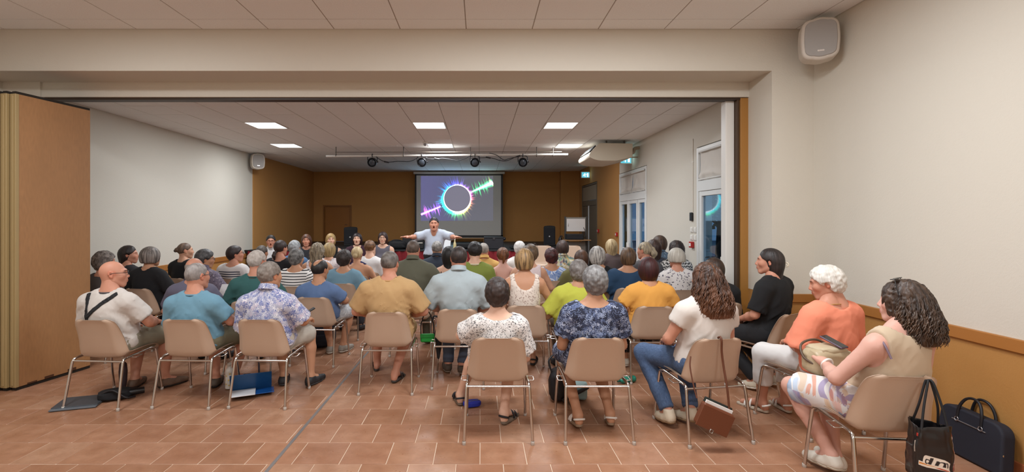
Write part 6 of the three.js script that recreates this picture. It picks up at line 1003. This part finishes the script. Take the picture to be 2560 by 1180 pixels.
// ---- seated facing the room
const FRONT = { yaw: 180, face: 1, pose: 'lap' };
P(677, 587, 9.5, 'the facing woman in the white shirt', 'woman facing us in a white shirt, black hair in a bun, glasses',
  { ...FRONT, yaw: 160, hy: -2, hz: 0.02, mouth: 0.006, w: 0.17, skin: 'red', hair: H('bun', '#14100f', '#241b18', { t: 0.014, by: 0.03, bx: 0.03 }), shirt: { c: '#d6d4d4', neck: 'collar', slv: 0.9 }, glasses: { c: '#5a2b25' } });
P(766, 585, 9.6, 'the facing woman with brown shoulder-length hair', 'woman facing us with brown shoulder-length hair in a charcoal top',
  { ...FRONT, yaw: 165, w: 0.17, skin: 'red', hair: H('long', '#3a2118', '#6b4028', { len: -0.17, w: 0.09 }), shirt: { c: '#2a2b30', neck: 'crew', slv: 0.9 } });
P(827, 583, 9.6, 'the facing blonde woman in black', 'blonde woman facing us in a black sleeveless top, arms bare',
  { ...FRONT, yaw: 168, hy: -10, w: 0.175, skin: 'fair', hair: H('long', '#8e7142', '#c7a56c', { len: -0.18, w: 0.085 }), shirt: { c: '#0f0e11', neck: 'crew', slv: 0, arm: 0.03 } });
P(893, 582, 9.7, 'the facing woman in purple', 'woman facing us in a plum purple T-shirt, dark hair behind her shoulder',
  { ...FRONT, yaw: 172, w: 0.185, g: 1.1, hp: 4, mouth: 0.004, skin: 'fair', hair: H('long', '#170e10', '#2e1a1c', { len: -0.24, w: 0.085, t: 0.012, fw: 0.072 }), shirt: { c: '#371828', neck: 'crew', slv: 0.9, flare: 0.02 } });
P(957, 579, 9.7, 'the facing woman in the grey dress', 'woman facing us in a grey sleeveless dress, long dark hair and glasses',
  { ...FRONT, yaw: 175, w: 0.178, g: 1.06, skin: 'fair', hair: H('long', '#21120f', '#3f2620', { len: -0.24, w: 0.088 }), shirt: { c: '#5f5c66', neck: 'scoop', slv: 0, arm: 0.03 }, glasses: { c: '#2c2021' } });
// ---- the standing presenter
P(1085, 543, 9.15, 'the presenter', 'standing man in a pale blue polo shirt, arms spread wide, mouth open',
  { m: 1, face: 1, stand: 1, yaw: 183, hy: -6, hp: 2, hs: 1.06, mouth: 0.013, g: 0.98, w: 0.19, skin: 'red', hand: 'flat', hair: H('short', '#1d1a1c', '#2e292b', { t: 0.009, front: 0.072 }), shirt: { c: '#b5bdcb', neck: 'collar', slv: 0.95, flare: 0.016, ease: 0.018, hem: 0.98, fold: 0.007 }, bot: { c: '#1b1b20', len: 0.97 },
    hz: -0.07, back: 0.10, shy: 0.07, armL: [[-0.355, 1.33, -0.13], [-0.45, 1.335, -0.34], [-0.5, 0.03, -0.85]], armR: [[0.355, 1.33, -0.13], [0.45, 1.335, -0.34], [0.5, 0.03, -0.85]], shoe: { c: '#1c1a1a' } });

// ------------------------------------------------------------------ stacked spare chairs before the stage
for (const [x, w] of [[1.20, 'left'], [1.72, 'right']]) for (let k = 0; k < 6; k++) {
  const c = chair(V(x, k * 0.0755, -8.98 - k * 0.012), Math.PI + (w === 'left' ? 0.05 : -0.12), `cream plastic chair ${['at the bottom', 'second from the bottom', 'third from the bottom', 'third from the top', 'second from the top', 'topmost'][k]} of the ${w} chair stack before the stage`, `chairs stacked before the stage, ${w} stack`);
}

// ------------------------------------------------------------------ bags and belongings
const NAVY = M('#1b1e2a', 0.75, { bumpMap: rep(weaveTex, 60), bumpScale: 0.0004 }), LEATHER = M('#6b3a22', 0.45, { bumpMap: rep(plasterTex, 9), bumpScale: 0.0005 }), GOLD = M('#b79a62', 0.3, { metalness: 0.8 });
{                                                               // laptop bag leaning on the right wall
  const t = thing('laptop_bag', 'navy blue laptop bag with two handles leaning on the orange wall', 'bag', V(3.375, 0.003, -3.30), rad(-90 - 3));
  const lean = new THREE.Group(); const R = new THREE.Matrix4().makeRotationX(rad(-7));
  const pt = (n, g, m, p = t) => mesh(n, g.applyMatrix4(R), m, p);
  const s = new THREE.Shape(); s.moveTo(-0.2, 0); s.lineTo(0.2, 0); s.quadraticCurveTo(0.225, 0, 0.225, 0.03); s.lineTo(0.21, 0.235); s.quadraticCurveTo(0.2, 0.285, 0.15, 0.29); s.lineTo(-0.16, 0.295); s.quadraticCurveTo(-0.205, 0.29, -0.21, 0.24); s.lineTo(-0.225, 0.03); s.quadraticCurveTo(-0.225, 0, -0.2, 0);
  const g = new THREE.ExtrudeGeometry(s, { depth: 0.05, bevelEnabled: true, bevelThickness: 0.018, bevelSize: 0.014, bevelSegments: 4, curveSegments: 8 }); g.translate(0, 0.012, -0.025);
  pt('bag_body', metric(g), NAVY);
  for (const z of [0.045, -0.045]) pt('handle', tube([V(-0.085, 0.25, z), V(-0.08, 0.33, z), V(-0.05, 0.395, z * 0.8), V(0, 0.415, z * 0.7), V(0.05, 0.395, z * 0.8), V(0.08, 0.33, z), V(0.085, 0.25, z)], 0.009, 36, 8), M('#14151a', 0.5));
  pt('zip', tube([V(-0.19, 0.27, 0.01), V(-0.15, 0.307, 0.0), V(0.15, 0.302, 0.0), V(0.2, 0.26, 0.01)], 0.005, 24, 6), M('#0f1013', 0.4));
  pt('pocket_zip', rod(V(-0.12, 0.235, 0.046), V(0.12, 0.232, 0.046), 0.004), M('#9a9a9e', 0.3, { metalness: 0.8 }));
  for (const x of [-0.085, 0.085]) pt('handle_ring', new THREE.TorusGeometry(0.014, 0.003, 6, 16).translate(x, 0.243, 0.05), M('#b9b9bd', 0.25, { metalness: 0.9 }));
  pt('strap_ring', new THREE.TorusGeometry(0.017, 0.0045, 6, 16).translate(0.212, 0.13, 0.03), M('#c9a77a', 0.3, { metalness: 0.8 })); pt('strap_tab', rbox(0.2, 0.222, 0.15, 0.215, 0.0, 0.012, 0.004), GOLD);
}
{                                                               // shopping bag hung from the near chair
  const t = thing('tote_bag', 'black glossy shopping bag with printed logo hanging from the nearest chair', 'bag', V(2.435, 0.262, -2.60), rad(-20));
  const prof = (y) => 1 - 0.12 * sm(0.12, 0.285, y), pos = [], idx = [], uv = [], NU = 48, NV = 16, Hh = 0.285;
  for (const th of [0, 0.004]) for (let j = 0; j <= NV; j++) for (let i = 0; i <= NU; i++) {
    const y = Hh * j / NV, a = i / NU * 2 * Math.PI, cx = Math.cos(a), cz = Math.sin(a), q = (v) => Math.sign(v) * Math.pow(Math.abs(v), 0.42);
    const n = 0.009 * PN.noise(cx * 4, y * 16, cz * 4) + 0.005 * PN.noise(cx * 9, y * 30, cz * 9);
    pos.push((0.088 * prof(y) - th + n) * q(cx), y + 0.014 * Math.sin(a * 2) * sm(0.2, 0.285, y), (0.062 * prof(y) - th + n) * q(cz)); uv.push(i / NU, j / NV);
  }
  const off = (NU + 1) * (NV + 1), id = (s, j, i) => s * off + j * (NU + 1) + i;
  for (let j = 0; j < NV; j++) for (let i = 0; i < NU; i++) { idx.push(id(0, j, i), id(0, j + 1, i + 1), id(0, j, i + 1), id(0, j, i), id(0, j + 1, i), id(0, j + 1, i + 1)); idx.push(id(1, j, i), id(1, j, i + 1), id(1, j + 1, i + 1), id(1, j, i), id(1, j + 1, i + 1), id(1, j + 1, i)); }
  for (let i = 0; i < NU; i++) { idx.push(id(0, NV, i), id(1, NV, i), id(1, NV, i + 1), id(0, NV, i), id(1, NV, i + 1), id(0, NV, i + 1)); idx.push(id(0, 0, i), id(0, 0, i + 1), id(0, 0, 0)); }
  const g = new THREE.BufferGeometry(); g.setAttribute('position', new THREE.Float32BufferAttribute(pos, 3)); g.setAttribute('uv', new THREE.Float32BufferAttribute(uv, 2)); g.setIndex(idx); g.computeVertexNormals();
  const pr = canvasTex(1024, 512, (c, w, h) => {                 // u runs round the bag from its right end: 0.25 is the front
    c.fillStyle = '#151416'; c.fillRect(0, 0, w, h);
    c.fillStyle = '#b9a6a0'; c.fillRect(0, 60, 90, h - 130); c.fillRect(w - 70, 60, 70, h - 130);
    for (const [x, y, q] of [[12, 110, '#7f3b35'], [50, 170, '#8c4a42'], [20, 250, '#5a2722'], [60, 330, '#94524b'], [w - 50, 140, '#8a4840'], [w - 30, 260, '#6d322c']]) { c.fillStyle = q; c.fillRect(x, y, 24, 70); }
    c.fillStyle = '#a8322a'; c.fillRect(390, 60, 46, 40); c.fillRect(20, 50, 60, 34); c.fillStyle = '#a79a8c'; c.fillRect(430, 150, 20, 110);
    c.save(); c.translate(262, 352); c.scale(-0.82, 1.25); c.rotate(0.16);
    c.fillStyle = '#e8dccb'; c.beginPath(); c.moveTo(-120, 0); c.lineTo(-60, -6); c.quadraticCurveTo(-62, -60, -30, -62); c.lineTo(86, -40); c.lineTo(90, 10); c.lineTo(112, 30); c.quadraticCurveTo(0, 24, -116, 34); c.closePath(); c.fill();
    c.fillStyle = '#d98a3e'; c.beginPath(); c.moveTo(-112, 10); c.quadraticCurveTo(-40, -4, 20, 14); c.quadraticCurveTo(-50, 8, -108, 24); c.fill(); c.fillStyle = '#b5452f'; c.beginPath(); c.moveTo(20, 14); c.quadraticCurveTo(60, 24, 98, 18); c.quadraticCurveTo(60, 34, 10, 20); c.fill();
    c.fillStyle = '#1b1a1e'; c.font = 'bold 66px sans-serif'; c.textAlign = 'center'; c.fillText('dm', 10, 2); c.restore();
  });
  mesh('bag_body', g, new THREE.MeshPhysicalMaterial({ color: '#ffffff', map: pr, roughness: 0.28, clearcoat: 0.4 }), t);
  for (const z of [0.05, -0.05]) mesh('handle', tube([V(-0.055, 0.27, z), V(-0.035, 0.38, z * 0.5), V(-0.004, 0.503, -0.02 + z * 0.25), V(0.008, 0.512, -0.03), V(0.02, 0.503, -0.02 + z * 0.25), V(0.045, 0.38, z * 0.5), V(0.058, 0.27, z)], 0.006, 40, 7), M('#131316', 0.7), t);
}
{                                                               // handbag on the lap and the phone on it
  const t = thing('handbag', 'soft beige leather handbag on the lap with colourful skirt', 'bag', V(2.36, 0.60, -3.27), rad(10));
  mesh('bag_body', bagLump(0.30, 0.19, 0.20, 21), M('#b5a283', 0.42, { bumpMap: rep(plasterTex, 9), bumpScale: 0.0004 }), t);
  mesh('flap', bagLump(0.22, 0.05, 0.17, 29).translate(0.0, 0.15, 0.0), M('#bfae90', 0.42), t); mesh('strap', tube([V(-0.13, 0.08, 0.05), V(-0.16, 0.12, -0.02), V(-0.12, 0.19, -0.08), V(0.02, 0.21, -0.1), V(0.14, 0.14, -0.06)], 0.008), M('#5a4636', 0.5), t); mesh('stud', new THREE.SphereGeometry(0.008, 10, 8).translate(0.07, 0.06, 0.1), GOLD, t);
  const ph = thing('mobile_phone', 'dark phone with purple edge lying on the beige handbag', 'phone', V(2.395, 0.825, -3.25), rad(25)); mesh('phone_body', rbox(-0.038, 0.038, -0.005, 0.005, -0.075, 0.075, 0.0045).rotateX(0.35), M('#5a4258', 0.4), ph); mesh('phone_screen', rbox(-0.035, 0.035, 0.0045, 0.006, -0.072, 0.072, 0.0007).rotateX(0.35), M('#1d1c20', 0.15), ph);
}
{                                                               // brown bag hung by its strap from the chair of the woman with curly hair
  const t = thing('shoulder_bag', 'open brown leather shoulder bag hanging from the chair by its strap', 'bag', V(1.615, 0.13, -3.42), 0);
  const tilt = new THREE.Matrix4().makeRotationZ(rad(-24)), pt = (n, g, m) => mesh(n, g.applyMatrix4(tilt), m, t);
  pt('bag_body', metric(rbox(-0.115, 0.115, 0.04, 0.20, -0.03, 0.03, 0.014, 3)), LEATHER); pt('bag_flap', rbox(-0.12, 0.12, 0.035, 0.19, 0.028, 0.036, 0.003), LEATHER);
  pt('lining', rbox(-0.105, 0.105, 0.19, 0.235, -0.028, -0.008, 0.006), M('#20261f', 0.7)); pt('papers', rbox(-0.10, 0.105, 0.18, 0.222, -0.004, 0.006, 0.002), M('#e6e4df', 0.7)); pt('buckle', new THREE.TorusGeometry(0.015, 0.004, 6, 4).rotateZ(0.78).translate(0.0, 0.035, 0.04), M('#a8a29a', 0.3, { metalness: 0.8 }));
  for (const sg of ([tube([V(0.165, 0.12, 0.0), V(0.158, 0.3, -0.02), V(0.150, 0.45, -0.055), V(0.142, 0.56, -0.068), V(0.138, 0.645, -0.062), V(0.136, 0.668, -0.078), V(0.134, 0.655, -0.105)], 0.0085, 40, 6), tube([V(-0.07, 0.25, 0), V(-0.080, 0.33, -0.03), V(-0.085, 0.45, -0.075), V(-0.07, 0.52, -0.10)], 0.0055, 24, 6)])) mesh('strap', sg, M('#5f331d', 0.5), t);
}
{                                                               // under the chairs of the left front row
  const t = thing('laptop_sleeve', 'grey folder lying on the floor under the chair at far left', 'folder', V(-3.56, 0.004, -4.30), rad(18)); mesh('folder_cover', rbox(-0.19, 0.15, 0, 0.012, -0.14, 0.14, 0.004), M('#5c6268', 0.5), t); mesh('folder_edge', rbox(-0.19, 0.15, 0.012, 0.022, -0.145, 0.1, 0.004).rotateX(0.03), M('#3d4044', 0.5), t);
  const k = thing('camera_bag', 'black camera gear lying on floor behind grey folder', 'bag', V(-3.36, 0.004, -4.42), rad(25)); mesh('bag_body', bagLump(0.26, 0.09, 0.16, 33), BLACK_CLOTH, k); mesh('lens', rod(V(0.08, 0.045, 0.02), V(0.22, 0.045, -0.02), 0.036, 0.03, 18), M('#101012', 0.35), k); mesh('strap', tube([V(-0.1, 0.07, 0.05), V(0, 0.1, 0.08), V(0.1, 0.03, 0.1), V(0.16, 0.012, 0.04)], 0.009), BLACK, k);
  const u = thing('umbrella', 'folded dark umbrella standing behind the leg of the leftmost chair', 'umbrella', V(-3.42, 0.002, -4.60)); mesh('umbrella_cloth', lathe([[0, 0.02], [0.02, 0.03], [0.032, 0.1], [0.036, 0.2], [0.03, 0.27], [0.014, 0.29], [0, 0.29]], 14), M('#3a2a2e', 0.7), u); mesh('handle', lathe([[0, 0.29], [0.012, 0.29], [0.013, 0.36], [0, 0.365]], 12), M('#c4b8aa', 0.3), u); mesh('tip', rod(V(0, 0, 0), V(0, 0.03, 0), 0.006), CHROME, u);
  const w = thing('water_bottle', 'white water bottle with gold dots on floor by blue bag', 'bottle', V(-2.455, 0.002, -4.70)); mesh('bottle_body', lathe([[0, 0], [0.034, 0], [0.036, 0.008], [0.036, 0.165], [0.028, 0.195], [0.018, 0.21], [0.018, 0.222], [0, 0.222]], 22), M('#dcd8d0', 0.4), w); mesh('cap', lathe([[0, 0.222], [0.019, 0.222], [0.019, 0.25], [0, 0.252]], 16), M('#cfc9bf', 0.4), w);
  for (const [a, y] of [[1.2, 0.05], [1.9, 0.09], [1.3, 0.13], [2.2, 0.15], [0.8, 0.09], [2.0, 0.04]]) mesh('gold_dot', new THREE.SphereGeometry(0.009, 10, 8).scale(1, 1, 0.25).translate(0, 0, 0.036).rotateY(a - 1.57).translate(0, y, 0), M('#d9bf7c', 0.5), w);
  const b = thing('blue_folder', 'blue plastic folder lying open on floor under the lilac shirt chair', 'folder', V(-2.16, 0.004, -4.55), rad(24)); mesh('folder_back', rbox(-0.19, 0.17, 0, 0.006, -0.005, 0.22, 0.002).rotateX(-1.05).translate(0, 0, -0.1), M('#1f4d7c', 0.3), b); mesh('folder_front', rbox(-0.19, 0.17, 0, 0.006, -0.12, 0.13, 0.002).rotateX(-0.12).translate(0.02, 0.015, 0.0), M('#1a56a0', 0.28), b); mesh('papers', rbox(-0.18, 0.03, 0.006, 0.014, -0.1, 0.14, 0.003).rotateX(-0.08).translate(0, 0.02, 0.02), M('#d8d8da', 0.6), b);
  const ph = thing('mobile_phone', 'black phone held over the knee by man in lilac floral shirt', 'phone', V(-1.715, 0.735, -4.78), rad(-60)); mesh('phone_body', rbox(-0.037, 0.037, -0.005, 0.005, -0.075, 0.075, 0.0045).rotateX(0.5), M('#17171a', 0.3), ph);
  const pa = thing('paper_sheet', 'white paper sheet held in the lap behind the light blue T-shirt', 'paper', V(-3.04, 0.735, -5.74), rad(-15)); mesh('sheet', (() => { const g = new THREE.BoxGeometry(0.21, 0.29, 0.002, 8, 8, 1), p = g.attributes.position; for (let i = 0; i < p.count; i++) p.setZ(i, p.getZ(i) + 0.03 * Math.cos(p.getX(i) * 9)); g.computeVertexNormals(); return g.rotateX(-0.5); })(), M('#dfe0e2', 0.7), pa);
  const bp = thing('backpack', 'dark navy backpack on the floor between the middle rows', 'bag', V(-2.05, 0.003, -6.25), rad(10)); mesh('bag_body', bagLump(0.32, 0.34, 0.24, 41), NAVY, bp); mesh('pocket', bagLump(0.2, 0.16, 0.1, 44).translate(0, 0.03, 0.1), NAVY, bp); mesh('strap', tube([V(-0.05, 0.32, 0), V(0, 0.37, 0), V(0.05, 0.32, 0)], 0.009), BLACK, bp);
}
{                                                               // between and under the right-hand chairs
  const g = thing('green_pouch', 'bright green pouch hanging between two chairs in second row', 'pouch', V(-0.55, 0.38, -5.0), rad(5)); mesh('pouch_body', rbox(-0.07, 0.075, 0.0, 0.085, -0.03, 0.03, 0.02, 3), M('#159a3c', 0.5), g); mesh('flap', rbox(-0.072, 0.077, 0.05, 0.09, 0.024, 0.036, 0.005), M('#128a35', 0.5), g); mesh('strap', tube([V(-0.065, 0.08, 0), V(-0.06, 0.2, -0.02), V(0, 0.32, -0.03), V(0.06, 0.2, -0.02), V(0.07, 0.08, 0)], 0.006), BLACK, g);
  const u = thing('black_umbrella', 'black folded umbrella hanging on the chair beside green pouch', 'umbrella', V(-0.42, 0.24, -4.86)); mesh('umbrella_cloth', lathe([[0, 0], [0.012, 0.01], [0.03, 0.12], [0.042, 0.26], [0.02, 0.33], [0, 0.33]], 14), BLACK_CLOTH, u); mesh('handle', tube([V(0, 0.33, 0), V(0, 0.4, 0), V(-0.02, 0.435, 0), V(-0.05, 0.43, 0), V(-0.06, 0.4, 0)], 0.009), BLACK, u);
  const b = thing('blue_pouch', 'small royal blue pouch on floor under leopard-print woman', 'pouch', V(-0.07, 0.003, -4.25), rad(20)); mesh('pouch_body', bagLump(0.16, 0.05, 0.1, 51), M('#2233a5', 0.6), b); mesh('zip', rod(V(-0.06, 0.05, 0.01), V(0.06, 0.05, 0.01), 0.003), M('#8f8f95', 0.3, { metalness: 0.8 }), b);
  const s = thing('tote_bag', 'black and pale teal bag on floor beneath navy floral blouse chair', 'bag', V(0.72, 0.003, -4.42), rad(-15)); mesh('bag_body', bagLump(0.16, 0.28, 0.26, 61), M('#1a1b20', 0.6), s); mesh('pale_pouch', rbox(0.06, 0.26, 0.01, 0.16, -0.1, 0.02, 0.03, 3), M('#8fa8a8', 0.6), s); mesh('strap', tube([V(-0.05, 0.25, 0.06), V(-0.08, 0.36, 0.05), V(-0.02, 0.4, -0.02), V(0.06, 0.3, -0.08)], 0.009), BLACK, s); mesh('umbrella_end', rod(V(0.05, 0.03, 0.12), V(0.27, 0.14, 0.02), 0.02, 0.017), M('#17171a', 0.5), s);
  const e = thing('green_bottle', 'teal green bottle lying on floor near pale sneakers', 'bottle', V(1.49, 0.035, -4.86), rad(20)); mesh('bottle_body', lathe([[0, -0.09], [0.03, -0.09], [0.033, -0.08], [0.033, 0.06], [0.015, 0.09], [0, 0.09]], 16).rotateZ(Math.PI / 2), M('#1f7d68', 0.35), e); mesh('cap', lathe([[0, 0.09], [0.016, 0.09], [0.016, 0.115], [0, 0.115]], 14).rotateZ(Math.PI / 2), M('#16594a', 0.4), e);
}

renderer.render(scene, camera);
